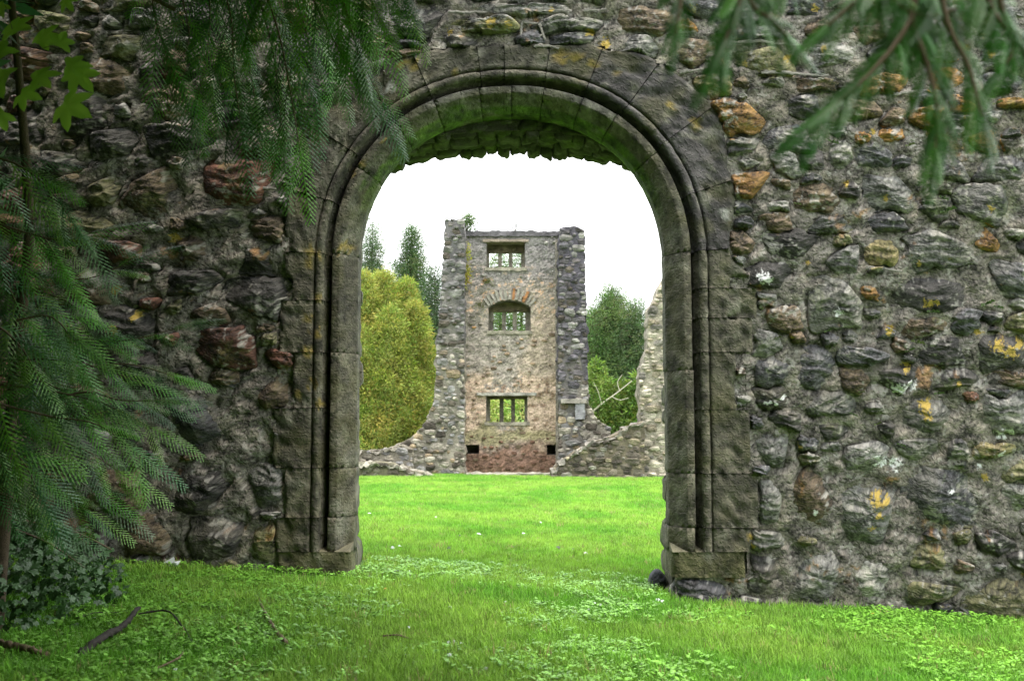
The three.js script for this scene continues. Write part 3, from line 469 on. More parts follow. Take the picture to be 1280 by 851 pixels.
// end wall with its openings
const HW = [[579, 604], [701, 604], [701, 291], [579, 289]], HP = survey(HW, ZM), HB = bounds(HP);
const win = { top: [608.5, 302, 656, 335], mid: [611, 375, 663, 414], low: [608, 494, 660, 528] };
const boxOf = ([x0, y0, x1, y1], z) => { const a = at(x0, y1, z), b = at(x1, y0, z); return [a.x, a.y, b.x, b.y]; };
const holes = [boxOf(win.top, ZM), boxOf(win.mid, ZM), boxOf(win.low, ZM), boxOf([581, 556, 599, 567], ZM), boxOf([684, 556, 697, 568], ZM)];
const midTop = (x, b) => b[3] - 0.22 * Math.pow((x - (b[0] + b[2]) / 2) / ((b[2] - b[0]) / 2), 2);
const inHole = (x, y, m = 0) => holes.some((b, i) => x > b[0] - m && x < b[2] + m && y > b[1] - m && y < (i === 1 ? midTop(x, b) : b[3]) + m);
{
  const sh = new THREE.Shape(); sh.moveTo(HP[0][0], HP[0][1]); sh.lineTo(HP[1][0], HP[1][1]); const r = rngOf(15);
  for (let k = 0; k <= 24; k++) sh.lineTo(lerp(HP[2][0], HP[3][0], k / 24), lerp(HP[2][1], HP[3][1], k / 24) + 0.05 * noise(k * 0.9, 2) - 0.03 * r());
  holes.forEach((b, i) => { const h = new THREE.Path(); h.moveTo(b[0], b[1]); h.lineTo(b[2], b[1]); if (i === 1) for (let k = 0; k <= 12; k++) { const x = lerp(b[2], b[0], k / 12); h.lineTo(x, midTop(x, b)); } else { h.lineTo(b[2], b[3]); h.lineTo(b[0], b[3]); } h.lineTo(b[0], b[1]); if (i < 3) sh.holes.push(h); else sh.holes.push(h); });
  const g = new THREE.ExtrudeGeometry(sh, { depth: 0.75, bevelEnabled: false }); g.translate(0, 0, ZM - 0.8);
  const ps = g.attributes.position, cs = [], us = []; for (let i = 0; i < ps.count; i++) { cs.push(0.22, 0.2, 0.17); us.push(...fuv(ps.getX(i), ps.getY(i), ps.getZ(i))); }
  g.setAttribute('color', new THREE.Float32BufferAttribute(cs, 3)); g.setAttribute('uv', new THREE.Float32BufferAttribute(us, 2));
  part('wall_core', g, M.far, house);
  part('hole_back', dressed(HB[0] + 0.03, HB[2] - 0.03, hgt(580), hgt(545), ZM - 0.9, ZM - 0.72, 4, [0.22, 0.2, 0.17]), M.far, house);
  // rough harled face: grey above, peeling ochre and pink plaster below, bare red-brown stone at the foot
  const tw = 640, th = 1536, fx = (HB[2] - HB[0]), fy = (HB[3] - HB[1]), pyAt = y => lerp(604, 290, (y - HB[1]) / fy), rq = rngOf(8);
  const face = tex(tw, th, (i, j) => {
    const x = HB[0] + (i + 0.5) / tw * fx, y = HB[1] + (j + 0.5) / th * fy, py = pyAt(y) + 26 * fbm(x * 1.6, y * 1.6, 3, 4), u = (x - HB[0]) / fx + 0.25 * fbm(x * 1.5, y * 1.5, 9, 4);
    const n1 = fbm(x * 5, y * 5, 1, 4), sp = fbm(x * 18, y * 18, 2, 3), k = clamp(1 + 0.9 * n1 + 1.1 * sp + (rq() - 0.5) * 0.45, 0.3, 2);
    let c = [0.31, 0.275, 0.24];
    c = mixc(c, [0.22, 0.205, 0.2], smooth(380, 330, py));                      // weathered grey harling at the top
    c = mixc(c, [0.42, 0.34, 0.26], smooth(0.52, 0.75, u) * smooth(350, 400, py) * 0.8);
    c = mixc(c, [0.5, 0.25, 0.1], smooth(0.1, 0.3, n1 + 0.5 * sp) * smooth(330, 360, py) * smooth(420, 370, py) * 0.5);
    const pl = smooth(465, 480, py) * smooth(552, 530, py); c = mixc(c, [0.5, 0.38, 0.29], pl * smooth(-0.14, 0.04, n1 + (u > 0.62 || u < 0.24 ? 0.16 : -0.12)) * 0.9);
    c = mixc(c, [0.34, 0.2, 0.12], pl * smooth(0.12, 0.26, -n1 + 0.3 * sp) * 0.6);
    c = mixc(c, [0.3, 0.27, 0.13], smooth(530, 545, py) * smooth(566, 552, py) * 0.7);
    c = mixc(c, [0.19, 0.1, 0.065], smooth(552, 572, py) * 0.85);
    c = c.map(q => q * k);
    c = mixc(c, [0.6, 0.58, 0.54], smooth(0.28, 0.42, fbm(x * 9, y * 9, 17, 3)) * smooth(420, 380, py) * 0.7);
    return c;
  });
  const gg = new Geo(), st = 0.035, nx = Math.floor(fx / st), ny = Math.floor((fy - 0.12) / st), id = new Map();
  const vt = (i, j) => { const k = j * 1000 + i; if (!id.has(k)) { const x = HB[0] + i * st, y = HB[1] + j * st; id.set(k, gg.v(x, y, ZM - 0.03 + 0.09 * fbm(x * 2.5, y * 2.5, 4, 3) + 0.05 * ridge(x * 6, y * 9, 5, 3), i / nx * nx * st / fx, j * st / fy)); } return id.get(k); };
  for (let j = 0; j < ny; j++) for (let i = 0; i < nx; i++) { const x = HB[0] + (i + 0.5) * st, y = HB[1] + (j + 0.5) * st; if (!inHole(x, y)) gg.q(vt(i, j), vt(i + 1, j), vt(i + 1, j + 1), vt(i, j + 1)); }
  part('harled_face', gg.done(), new THREE.MeshStandardMaterial({ map: face, roughness: 0.95, bumpMap: rep(rockBump, fx / 1.2, fy / 1.2), bumpScale: 0.05 }), house);
  // stones that show through the harling
  const rs = rngOf(44), S = pack((x, y) => !inHole(x, y, 0.14) && (y < hgt(545) || noise(x * 1.4, y * 1.4, 6) > 0.08), [HB[0] + 0.1, HB[1] + 0.4, HB[2] - 0.1, HB[3] - 0.15], [[260, 0.09, 0.15, 0.04, 0.07, 1.1], [300, 0.05, 0.09, 0.025, 0.045, 1.1]], rs);
  for (const s of S) { outline(s, S, () => true, 12, 0.012, 1.0, 0.03, 0.01); const py = pyAt(s.y), v = lerp(0.75, 1.3, rs()); s.col = (py > 545 ? (rs() < 0.6 ? [0.22, 0.12, 0.08] : [0.26, 0.2, 0.13]) : py > 420 ? [0.38, 0.28, 0.19] : py > 350 ? (rs() < 0.4 ? [0.45, 0.26, 0.12] : [0.36, 0.32, 0.27]) : (rs() < 0.3 ? [0.45, 0.43, 0.4] : [0.24, 0.225, 0.215])).map(c => c * v); pool.push([s, { z: ZM, edge: -0.05, top: q => 0.02 + 0.03 * q.k2, tilt: 0.2, amp: 0.018, freq: 0.7, flat: true, uv: fuv, vc: (q, x, y) => q.col.map(c => c * clamp(1 + 1.2 * fbm(x * 6, y * 6, 2, 3), 0.3, 2)) }]); }
}
pool.sort((a, b) => b[0].R.reduce((t, r) => t + r * r, 0) - a[0].R.reduce((t, r) => t + r * r, 0));
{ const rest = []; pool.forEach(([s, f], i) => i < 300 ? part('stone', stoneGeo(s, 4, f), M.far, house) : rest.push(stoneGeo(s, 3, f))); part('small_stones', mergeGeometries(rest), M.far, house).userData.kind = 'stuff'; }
// dressed pieces: lintels, sills, mullions, jambs
function dressed(x0, x1, y0, y1, z0, z1, seed, col, b = 0.012) {
  const g = new THREE.BoxGeometry(x1 - x0, y1 - y0, z1 - z0, Math.max(1, Math.ceil((x1 - x0) / 0.1)), Math.max(1, Math.ceil((y1 - y0) / 0.1)), 2), P = g.attributes.position, cs = [], us = [];
  g.translate((x0 + x1) / 2, (y0 + y1) / 2, (z0 + z1) / 2);
  for (let i = 0; i < P.count; i++) { const x = P.getX(i), y = P.getY(i), z = P.getZ(i), n = b * 1.6; P.setXYZ(i, x + n * noise(x * 7, y * 7, z * 7 + seed), y + n * noise(x * 7, y * 7, z * 7 + seed + 5), z + n * noise(x * 7, y * 7, z * 7 + seed + 9)); const m = clamp(1 + 1.2 * fbm(x * 6, y * 6, z * 6, 3), 0.4, 1.8); cs.push(...col.map(c => c * m)); us.push(...fuv(x, y, z)); }
  g.setAttribute('color', new THREE.Float32BufferAttribute(cs, 3)); g.setAttribute('uv', new THREE.Float32BufferAttribute(us, 2)); g.computeVertexNormals(); return g;
}
const pale = [0.4, 0.37, 0.3];
holes.slice(0, 3).forEach((b, i) => {
  const w = new THREE.Group(); w.name = 'window'; house.add(w);
  const inset = i === 2 ? [0.1, 0.1] : i === 1 ? [0.13, 0.15] : [0.06, 0.1], zb = ZM - 0.62, f0 = b[0] + inset[0], f1 = b[2] - inset[1], head = i === 0 ? b[3] - 0.25 : i === 1 ? b[3] - 0.3 : b[3] - 0.1, foot = b[1] + (i === 0 ? 0.03 : 0.04);
  const dark = i === 2 ? [0.2, 0.185, 0.14] : pale;
  part('sill', dressed(b[0] - 0.06, b[2] + 0.06, b[1] - 0.09, b[1] + 0.015, ZM - 0.76, ZM + 0.045, i, pale), M.far, w);
  for (const [x0, x1] of [[b[0] - 0.02, f0], [f1, b[2] + 0.02]]) part('window_jamb', dressed(x0, x1, foot, head, zb - 0.14, zb + 0.02, 3 + x0, pale), M.far, w);
  const n = 3, mw = 0.125; for (let k = 1; k < n; k++) { const x = lerp(f0, f1, k / n); part('mullion', dressed(x - mw / 2, x + mw / 2, foot - 0.02, head + 0.02, zb - 0.12, zb, k + i * 3, dark, 0.006), M.far, w); }
  part('window_head', dressed(b[0] - 0.02, b[2] + 0.02, head, (i === 1 ? b[3] - 0.02 : b[3] + 0.02), zb - 0.16, zb + (i === 1 ? 0.1 : 0.04), 9 + i, [0.24, 0.19, 0.13]), M.far, w);
  if (i !== 1) part('lintel', dressed(b[0] - (i === 2 ? 0.3 : 0.13), b[2] + (i === 2 ? 0.26 : 0.12), b[3] - 0.01, b[3] + (i === 2 ? 0.085 : 0.07), ZM - 0.5, ZM + 0.06, 14 + i, i === 2 ? [0.5, 0.48, 0.44] : [0.44, 0.36, 0.3]), M.far, w);
  else { // fan of rough voussoirs over the flat arch
    const cx = (b[0] + b[2]) / 2, R = 1.05, cy = b[3] - R; for (let k = -6; k <= 6; k++) { const t = k * 0.105, r = rngOf(k + 60)(), L = 0.26 + 0.14 * r, x = cx + Math.sin(t) * (R + L / 2 + 0.02), y = cy + Math.cos(t) * (R + L / 2 + 0.02); const g = dressed(-0.042, 0.042, -L / 2, L / 2, -0.25, 0.03 + 0.04 * r, k, k % 3 === 1 ? [0.5, 0.24, 0.1] : [0.48, 0.45, 0.4], 0.02); g.rotateZ(-t); g.translate(x, y, ZM); part('voussoir', g, M.far, w); }
  }
});
part('coping', dressed(HB[0] + 0.05, HB[2] - 0.02, HB[3] - 0.17, HB[3] + 0.0, ZM - 0.8, ZM + 0.07, 77, [0.17, 0.16, 0.18], 0.03), M.far, house);
{ const a = at(693, 300, ZM), b = at(699, 590, ZM); part('corner_fillet', dressed(a.x + 0.02, b.x + 0.03, b.y, a.y, ZM - 0.1, ZM + 0.1, 66, [0.4, 0.36, 0.31]), M.far, house); }
{ const a = at(705, 440, ZS), p = at(719, 524, ZS), q = at(731, 503, ZS); part('panel_stone', dressed(p.x, q.x, p.y, q.y, ZS - 0.1, ZS + 0.1, 5, [0.33, 0.33, 0.36]), M.far, house); const c = at(701, 504, ZS), d = at(733, 500, ZS); part('ledge_stone', dressed(c.x, d.x, c.y, d.y + 0.03, ZS - 0.1, ZS + 0.14, 6, [0.5, 0.46, 0.42]), M.far, house); }
// low broken walls and the tall fragment
function ruin(name, label, L, z, depth, o) {
  const t = isThing(thing(name, label, 'ruined wall')), [S, f] = masonry(L, z, depth, t, o), rest = [];
  layStones(S, 300, 'stone', 'small_stones', s => stoneGeo(s, 4, f), M.far, t);
  if (o.cap) { const r = rngOf(o.seed + 1), P = survey(o.cap, z); for (let i = 0; i < P.length - 1; i++) { const [x0, y0] = P[i], [x1, y1] = P[i + 1], n = Math.max(1, Math.round(Math.hypot(x1 - x0, y1 - y0) / 0.27)); for (let k = 0; k < n; k++) { const t0 = k / n, t1 = (k + 1) / n, g = dressed(-Math.hypot(x1 - x0, y1 - y0) / n * 0.48, Math.hypot(x1 - x0, y1 - y0) / n * 0.48, -0.045, 0.03 + 0.05 * r(), -depth * lerp(0.6, 0.95, r()), -0.04 + 0.1 * r(), i * 7 + k, (v => o.capCol.map(c => c * v))(lerp(0.7, 1.1, r())), 0.06); g.rotateZ(Math.atan2(y1 - y0, x1 - x0) + (r() - 0.5) * 0.45); g.translate(lerp(x0, x1, (t0 + t1) / 2), lerp(y0, y1, (t0 + t1) / 2) - 0.02 - 0.05 * r(), z); part('cap_stone', g, M.far, t); } } }
}
const psS = [[120, 0.15, 0.26, 0.06, 0.1, 0.95], [1100, 0.09, 0.16, 0.04, 0.065, 0.94], [1300, 0.05, 0.09, 0.03, 0.045, 0.94]];
ruin('low_ruined_wall', 'low dark rubble wall stepping up to a tall broken wall', [[689, 603], [690, 588], [706, 574], [722, 563], [745, 552], [770, 543], [790, 531], [806, 527], [806, 603]], -20.9, 0.9, { seed: 21, rag: 0.05, passes: psS, mortar: () => [0.2, 0.17, 0.12], col: (x, y, r) => r < 0.25 ? umber : r < 0.45 ? [0.32, 0.3, 0.26] : r < 0.6 ? [0.4, 0.34, 0.24] : [0.2, 0.175, 0.135], top: 0.12, cap: [[690, 588], [706, 574], [722, 563], [745, 552], [770, 543], [790, 531], [806, 527]], capCol: [0.5, 0.46, 0.41] });
ruin('tall_wall_fragment', 'tall pale broken wall fragment with ragged edge seen inside the gateway', [[801, 604], [802, 527], [800, 500], [800, 470], [803, 455], [807, 444], [810, 430], [811, 400], [812, 386], [818, 378], [822, 365], [828, 352], [836, 340], [860, 333], [905, 330], [905, 604]], -21.2, 0.9, { seed: 33, rag: 0.08, passes: psS, mortar: () => [0.42, 0.38, 0.31], col: (x, y, r) => r < 0.12 ? [0.24, 0.22, 0.2] : r < 0.3 ? [0.42, 0.36, 0.27] : [0.52, 0.47, 0.39], top: 0.12 });
ruin('low_ruined_wall', 'low broken wall running off from the house corner', [[425, 604], [425, 565], [452, 564], [470, 563], [488, 560], [500, 556], [515, 562], [515, 604]], -22.0, 0.7, { seed: 45, rag: 0.05, passes: psS, mortar: () => [0.3, 0.27, 0.22], col: (x, y, r) => r < 0.2 ? umber : r < 0.5 ? greyp : [0.42, 0.38, 0.31], top: 0.1, cap: [[430, 566], [452, 564], [470, 564], [488, 561], [500, 557]], capCol: [0.5, 0.46, 0.4] });
ruin('fallen_wall_stump', 'grass-edged stump of fallen wall with pale flat top stones', [[425, 604], [425, 579], [468, 578], [488, 580], [508, 586], [528, 592], [546, 598], [546, 604]], -20.8, 1.1, { seed: 52, rag: 0.05, passes: psS, mortar: () => [0.22, 0.2, 0.13], col: (x, y, r) => r < 0.3 ? umber : r < 0.6 ? [0.24, 0.23, 0.17] : [0.32, 0.3, 0.22], top: 0.1, cap: [[430, 579], [468, 578], [488, 580], [508, 586], [528, 592], [544, 598]], capCol: [0.48, 0.45, 0.38] });
{ const a = at(583, 597, -22.3), b = at(697, 593, -22.3); single('stone_threshold', dressed(a.x, b.x, groundY(0, -22.4) - 0.1, groundY(0, -22.4) + 0.07, -22.9, -21.9, 12, [0.5, 0.47, 0.4], 0.03), M.far, 'flat pale stone threshold along the foot of the house wall', 'threshold'); }
// ------------------------------------------------------------------ foliage building blocks
const dummy = new THREE.Object3D();
const place = (p, rot, sc) => { dummy.position.copy(p); dummy.rotation.set(...rot); typeof sc === 'number' ? dummy.scale.setScalar(sc) : dummy.scale.set(...sc); dummy.updateMatrix(); return dummy.matrix.clone(); };
const leafMat = (c, r = 0.92, tr = 0.35) => new THREE.MeshPhysicalMaterial({ color: new THREE.Color(...c), roughness: r, side: THREE.DoubleSide, transmission: tr, thickness: 0, specularIntensity: 0.6 });
M.bark = new THREE.MeshStandardMaterial({ color: new THREE.Color(0.12, 0.085, 0.055), map: rep(grainMap, 3, 3), roughness: 0.95, bumpMap: rep(rockBump, 3, 1.5), bumpScale: 0.012 });
M.twig = new THREE.MeshStandardMaterial({ color: new THREE.Color(0.1, 0.07, 0.045), roughness: 0.9 });
// a clump of small leaves spread through a ball of radius 1
function clump(n, len, wid, seed, up = 0.2) {
  const g = new Geo(), r = rngOf(seed);
  for (let k = 0; k < n; k++) {
    const d = V(r() - 0.5, r() - 0.5, r() - 0.5).normalize().multiplyScalar(Math.cbrt(r())), dir = d.clone().add(V(r() - 0.5, r() - 0.5 + up, r() - 0.5).multiplyScalar(1.2)).normalize(), side = V(r() - 0.5, r() - 0.5, r() - 0.5).cross(dir).normalize().multiplyScalar(wid * lerp(0.6, 1.2, r())), L = len * lerp(0.6, 1.3, r());
    const a = g.v(d.x, d.y, d.z), m = d.clone().addScaledVector(dir, L * 0.5), e = d.clone().addScaledVector(dir, L), b = g.v(m.x + side.x, m.y + side.y, m.z + side.z), c = g.v(m.x - side.x, m.y - side.y, m.z - side.z), t = g.v(e.x, e.y, e.z); g.q(a, b, t, c);
  }
  return g.done();
}
const CL = [clump(26, 0.75, 0.13, 1), clump(26, 0.7, 0.15, 2), clump(22, 0.85, 0.12, 3)];
const fineCL = [clump(46, 0.5, 0.06, 11), clump(46, 0.55, 0.055, 12)];
function foliage(parent, name, geos, mat, list, tint) {            // list of [point, size, brightness]
  geos.forEach((geo, n) => { const r = rngOf(n + 3), L = list.filter((_, i) => i % geos.length === n); copies(name, geo, mat, L.map(([p, s]) => place(p, [r() * 6.3, r() * 6.3, r() * 6.3], s)), L.map(([, , b]) => { const q = tint(b, r); return new THREE.Color(q[0], q[1], q[2]); }), parent); });
}
function conifer(name, label, base, h, rad, o) {
  const t = thing(name, label, 'tree', [0, 0, 0], o.group), r = rngOf(o.seed), top = base.clone().add(V(o.lean ?? 0, h, 0)), L = [];
  part('trunk', tube([base.clone().add(V(0, -0.3, 0)), base.clone().lerp(top, 0.5), top], h * 0.014, 0.012, 10, 7), M.bark, t);
  const n = o.branches ?? 90, limbs = [];
  for (let k = 0; k < n; k++) {
    const f = lerp(o.low ?? 0.05, 0.99, (k + r()) / n), len = rad * Math.pow(1 - f, o.pow ?? 0.75) * lerp(0.55, 1.1, r()) + 0.12, az = k * 2.4 + r() * 0.9, p0 = base.clone().lerp(top, f), dir = V(Math.cos(az), o.rise ?? 0.1, Math.sin(az));
    const p1 = p0.clone().addScaledVector(dir, len).add(V(0, -(o.droop ?? 0.15) * len, 0)); if (len > 0.5) limbs.push(tube([p0, p0.clone().lerp(p1, 0.5).add(V(0, 0.05 * len, 0)), p1], 0.025 + len * 0.008, 0.008, 4, 4));
    const m = Math.max(2, Math.round(len * (o.dense ?? 5)));
    for (let i = 0; i < m; i++) { const q = lerp(0.15, 1.02, (i + r()) / m), s = (o.size ?? 0.3) * lerp(0.6, 1.15, r()) * lerp(1.1, 0.75, f); L.push([p0.clone().lerp(p1, q).add(V((r() - 0.5) * s * 1.6, (r() - 0.5) * s, (r() - 0.5) * s * 1.6)), s, r()]); }
  }
  if (limbs.length) part('branches', mergeGeometries(limbs), M.bark, t);
  foliage(t, 'foliage', o.geos ?? CL, o.mat, L, o.tint); return t;
}
function bushy(name, label, lobes, o) {                             // dense crown of upright plumes: lobes [x, y0, y1, z, radius]
  const t = thing(name, label, o.category ?? 'tree', [0, 0, 0], o.group), r = rngOf(o.seed), L = [], st = [];
  for (const [x, y0, y1, z, R] of lobes) {
    st.push(tube([V(x, y0 - 0.3, z), V(x + 0.1, (y0 + y1) / 2, z), V(x, y1 - R * 0.4, z)], 0.09, 0.03, 6, 6));
    const n = Math.round((y1 - y0) * R * (o.dense ?? 60));
    for (let k = 0; k < n; k++) { const f = r(), az = r() * 6.283, prof = Math.min(1, 0.8 + f) * Math.pow(1 - f, 0.55) * 1.25, rr = R * prof * Math.sqrt(lerp(0.35, 1, r())) * (1 + 0.45 * noise(az * 1.3, f * 6, x)); L.push([V(x + Math.cos(az) * rr, lerp(y0, y1, f) + (r() - 0.5) * 0.2, z + Math.sin(az) * rr), (o.size ?? 0.3) * lerp(0.6, 1.2, r()), r()]); }
  }
  part('trunk', mergeGeometries(st), M.bark, t); foliage(t, 'foliage', o.geos ?? CL, o.mat, L, o.tint); return t;
}
const tintG = (lo, hi) => (b, r) => mixc(lo, hi, b).map(c => c * lerp(0.8, 1.2, r()));
M.leaf = leafMat([1, 1, 1]);
// ------------------------------------------------------------------ trees beyond the ruin
const gnd = (px, py, z) => { const p = at(px, py, z); p.y = groundY(p.x, z); return p; };
{
  const X = (px, z) => at(px, 500, z).x, Yp = (py, z) => at(640, py, z).y, z = -27;
  bushy('golden_cypress', 'broad yellow-green cypress crowding the house corner', [[X(478, z), 0, Yp(345, z), z, 1.25], [X(455, z), 0, Yp(350, z), z + 0.6, 1.1], [X(505, z), 0, Yp(352, z), z - 0.4, 1.0], [X(520, z), 0, Yp(385, z), z + 0.5, 0.85], [X(492, z), 0, Yp(395, z), z + 1.2, 1.1], [X(458, z), 0, Yp(420, z), z + 1.4, 1.1], [X(430, z), 0, Yp(370, z), z + 0.6, 1.2], [X(395, z), 0, Yp(380, z), z, 1.3], [X(516, z), 0, Yp(470, z), z + 1.3, 0.85]], { seed: 4, mat: M.leaf, tint: tintG([0.15, 0.23, 0.03], [0.48, 0.5, 0.1]), size: 0.26, dense: 190, geos: fineCL });
  conifer('spruce_tree', 'thin blue-green spruce top beside the gateway edge', gnd(462, 560, -38), Yp(278, -38), 1.9, { seed: 5, mat: M.leaf, tint: tintG([0.05, 0.1, 0.035], [0.14, 0.22, 0.08]), branches: 170, size: 0.36, dense: 8, geos: fineCL, droop: 0.1, low: 0.2 });
  conifer('spruce_tree', 'dark pointed spruce rising behind the yellow-green cypress', gnd(512, 560, -36), Yp(282, -36), 2.3, { seed: 6, mat: M.leaf, tint: tintG([0.035, 0.085, 0.02], [0.1, 0.18, 0.045]), branches: 210, size: 0.38, dense: 8, geos: fineCL, low: 0.2 });
  conifer('spruce_tree', 'dark spruce pressed against the side of the house', gnd(542, 560, -33), Yp(335, -33), 1.5, { seed: 7, mat: M.leaf, tint: tintG([0.03, 0.07, 0.025], [0.08, 0.14, 0.045]), branches: 160, size: 0.36, dense: 8, geos: fineCL, low: 0.1 });
  conifer('larch_tree', 'tall green larch beyond the low wall with open feathery top', gnd(766, 560, -34), Yp(358, -34), 2.0, { seed: 8, mat: M.leaf, tint: tintG([0.05, 0.11, 0.025], [0.17, 0.27, 0.07]), branches: 210, size: 0.36, dense: 8, pow: 0.5, geos: fineCL, low: 0.02 });
  conifer('larch_tree', 'second larch with drooping branches close to the tall fragment', gnd(796, 560, -33), Yp(374, -33), 1.5, { seed: 9, mat: M.leaf, tint: tintG([0.045, 0.1, 0.03], [0.14, 0.22, 0.07]), branches: 160, size: 0.34, dense: 8, pow: 0.5, geos: fineCL, low: 0.02 });
  conifer('larch_tree', 'dense larch rising right behind the violet-grey buttress', gnd(744, 560, -35), Yp(385, -35), 1.7, { seed: 10, mat: M.leaf, tint: tintG([0.045, 0.11, 0.02], [0.15, 0.26, 0.05]), branches: 170, size: 0.36, dense: 8, pow: 0.5, low: 0.02, geos: fineCL });
  bushy('leafy_bush', 'bright green bush at the foot of the larches', [[X(745, -30), 0, Yp(455, -30), -30, 1.0], [X(775, -30), 0, Yp(480, -30), -30, 1.0], [X(800, -30), 0, Yp(470, -30), -30, 1.0]], { seed: 12, mat: M.leaf, tint: tintG([0.07, 0.14, 0.02], [0.24, 0.36, 0.05]), size: 0.24, dense: 70, category: 'bush' });
  conifer('fir_tree', 'fir whose top shows through the topmost window', gnd(625, 560, -40), Yp(305, -40), 2.0, { seed: 13, mat: M.leaf, tint: tintG([0.06, 0.14, 0.03], [0.2, 0.34, 0.08]), branches: 140, size: 0.32, dense: 6, geos: fineCL, pow: 0.55, low: 0.1 });
  conifer('fir_tree', 'second fir standing behind the topmost and middle windows', gnd(652, 560, -41), Yp(298, -41), 1.9, { seed: 14, mat: M.leaf, tint: tintG([0.05, 0.12, 0.03], [0.18, 0.3, 0.07]), branches: 130, size: 0.32, dense: 6, geos: fineCL, pow: 0.55, low: 0.1 });
  bushy('leafy_bush', 'pale leafy bush seen through the lowest window', [[X(620, -30), 0, Yp(500, -30), -30, 1.0], [X(652, -30), 0, Yp(492, -30), -30, 1.0]], { seed: 15, mat: M.leaf, tint: tintG([0.3, 0.42, 0.08], [0.6, 0.68, 0.25]), size: 0.22, dense: 60, category: 'bush' });
  // bare pale branch in front of the larches
  const pb = thing('bare_branch', 'bare pale branch leaning up through the larch foliage', 'branch'), q = (x, y) => at(x, y, -29.2), wood = new THREE.MeshStandardMaterial({ color: new THREE.Color(0.5, 0.47, 0.38), roughness: 0.9 });
  part('stem', tube([gnd(735, 560, -29.6), q(738, 520), q(752, 505), q(770, 492), q(790, 476)], 0.05, 0.015, 16, 6, 0.3), wood, pb);
  for (const L of [[[752, 505], [748, 490], [742, 478]], [[765, 496], [775, 500], [786, 497]], [[775, 489], [772, 478], [778, 468]]]) part('side_twig', tube(L.map(p => q(...p)), 0.022, 0.008, 6, 5), wood, pb);
}
// growth on the ruin
{
  const z = ZM - 0.2, sp = (name, label, pts, size, n, tint, seed) => { const r = rngOf(seed), t = thing(name, label, 'plant'), L = []; const P = pts.map(([x, y, zz]) => at(x, y, zz ?? z)); part('stem', tube(P, 0.02, 0.008, 8, 5), M.twig, t); for (let k = 0; k < n; k++) { const f = r() * (P.length - 1), i = Math.floor(f), p = P[i].clone().lerp(P[Math.min(i + 1, P.length - 1)], f - i); L.push([p.add(V((r() - 0.5) * size * 2.2, (r() - 0.5) * size, r() * size * 0.6)), size * lerp(0.5, 1, r()), r()]); } foliage(t, 'leaves', CL.slice(0, 2), M.leaf, L, tint); };
  sp('wall_top_shrub', 'green shrub sprouting from the top corner of the house', [[583, 292], [584, 282], [586, 276], [588, 270]], 0.16, 34, tintG([0.05, 0.1, 0.03], [0.14, 0.22, 0.07]), 71);
  sp('wall_creeper', 'yellow-green creeper hanging down the upper house corner', [[579, 303, ZM + 0.25], [581, 318, ZM + 0.25], [582, 334, ZM + 0.25], [581, 348, ZM + 0.25], [580, 362, ZM + 0.25]], 0.13, 60, tintG([0.25, 0.25, 0.02], [0.6, 0.55, 0.05]), 72);
  sp('wall_top_weed', 'tiny weed growing on the middle of the house coping', [[644, 290], [645, 285], [644, 280]], 0.09, 9, tintG([0.05, 0.07, 0.05], [0.12, 0.14, 0.1]), 73);
  sp('wall_weed', 'small green weed rooted above the middle window', [[612, 350, ZM + 0.1], [611, 353, ZM + 0.1]], 0.09, 8, tintG([0.06, 0.08, 0.02], [0.14, 0.18, 0.04]), 74);
  sp('wall_weed', 'small green weed rooted beside the middle window arch', [[600, 378, ZM + 0.1], [601, 384, ZM + 0.1]], 0.09, 8, tintG([0.06, 0.08, 0.02], [0.14, 0.18, 0.04]), 75);
}
// weeds rooted in the joints of the gate wall
{
  const r = rngOf(83), fr = new Geo();
  for (let k = 0; k < 16; k++) { const a = r() * 6.28, up = lerp(0.1, 1, r()), L = lerp(0.6, 1.1, r()), d = V(Math.cos(a) * 0.8, up * 0.5 - 0.1, Math.abs(Math.sin(a)) * 0.8 + 0.2).normalize().multiplyScalar(L), s = V(-d.y, d.x, 0).normalize().multiplyScalar(0.13); for (let i = 0; i < 3; i++) { const p = d.clone().multiplyScalar(i / 3), q = d.clone().multiplyScalar((i + 1.2) / 3), m = p.clone().lerp(q, 0.5); q.y -= 0.03 * i * i; const A = fr.v(p.x, p.y, p.z), B = fr.v(m.x + s.x, m.y + s.y, m.z), Cc = fr.v(q.x, q.y, q.z), Dd = fr.v(m.x - s.x, m.y - s.y, m.z); fr.q(A, B, Cc, Dd); } }
  const g = fr.done(), mats = [leafMat([0.07, 0.13, 0.03]), leafMat([0.11, 0.15, 0.04])];
  for (const [px, py, sz] of [[1182, 264, 15], [1178, 248, 9], [1232, 380, 13], [1246, 384, 9], [1164, 390, 11], [1145, 428, 12], [1136, 438, 9], [1172, 492, 9], [1125, 556, 8], [1096, 530, 7], [1076, 490, 6], [1245, 130, 10], [1238, 122, 7], [1136, 182, 9], [1078, 172, 8], [1040, 178, 10], [1066, 518, 7], [972, 422, 6], [1034, 414, 7], [996, 255, 7]]) {
    const p = W(px, py), m = single('wall_weed', g, mats[r() < 0.6 ? 0 : 1], 'small green weed rooted in a mortar joint of the gate wall', 'plant', 'weeds in the joints of the gate wall'); m.position.set(p.x, p.y, 0.006); m.scale.setScalar(sz * 0.0056); m.rotation.z = (r() - 0.5) * 0.8;
  }
}
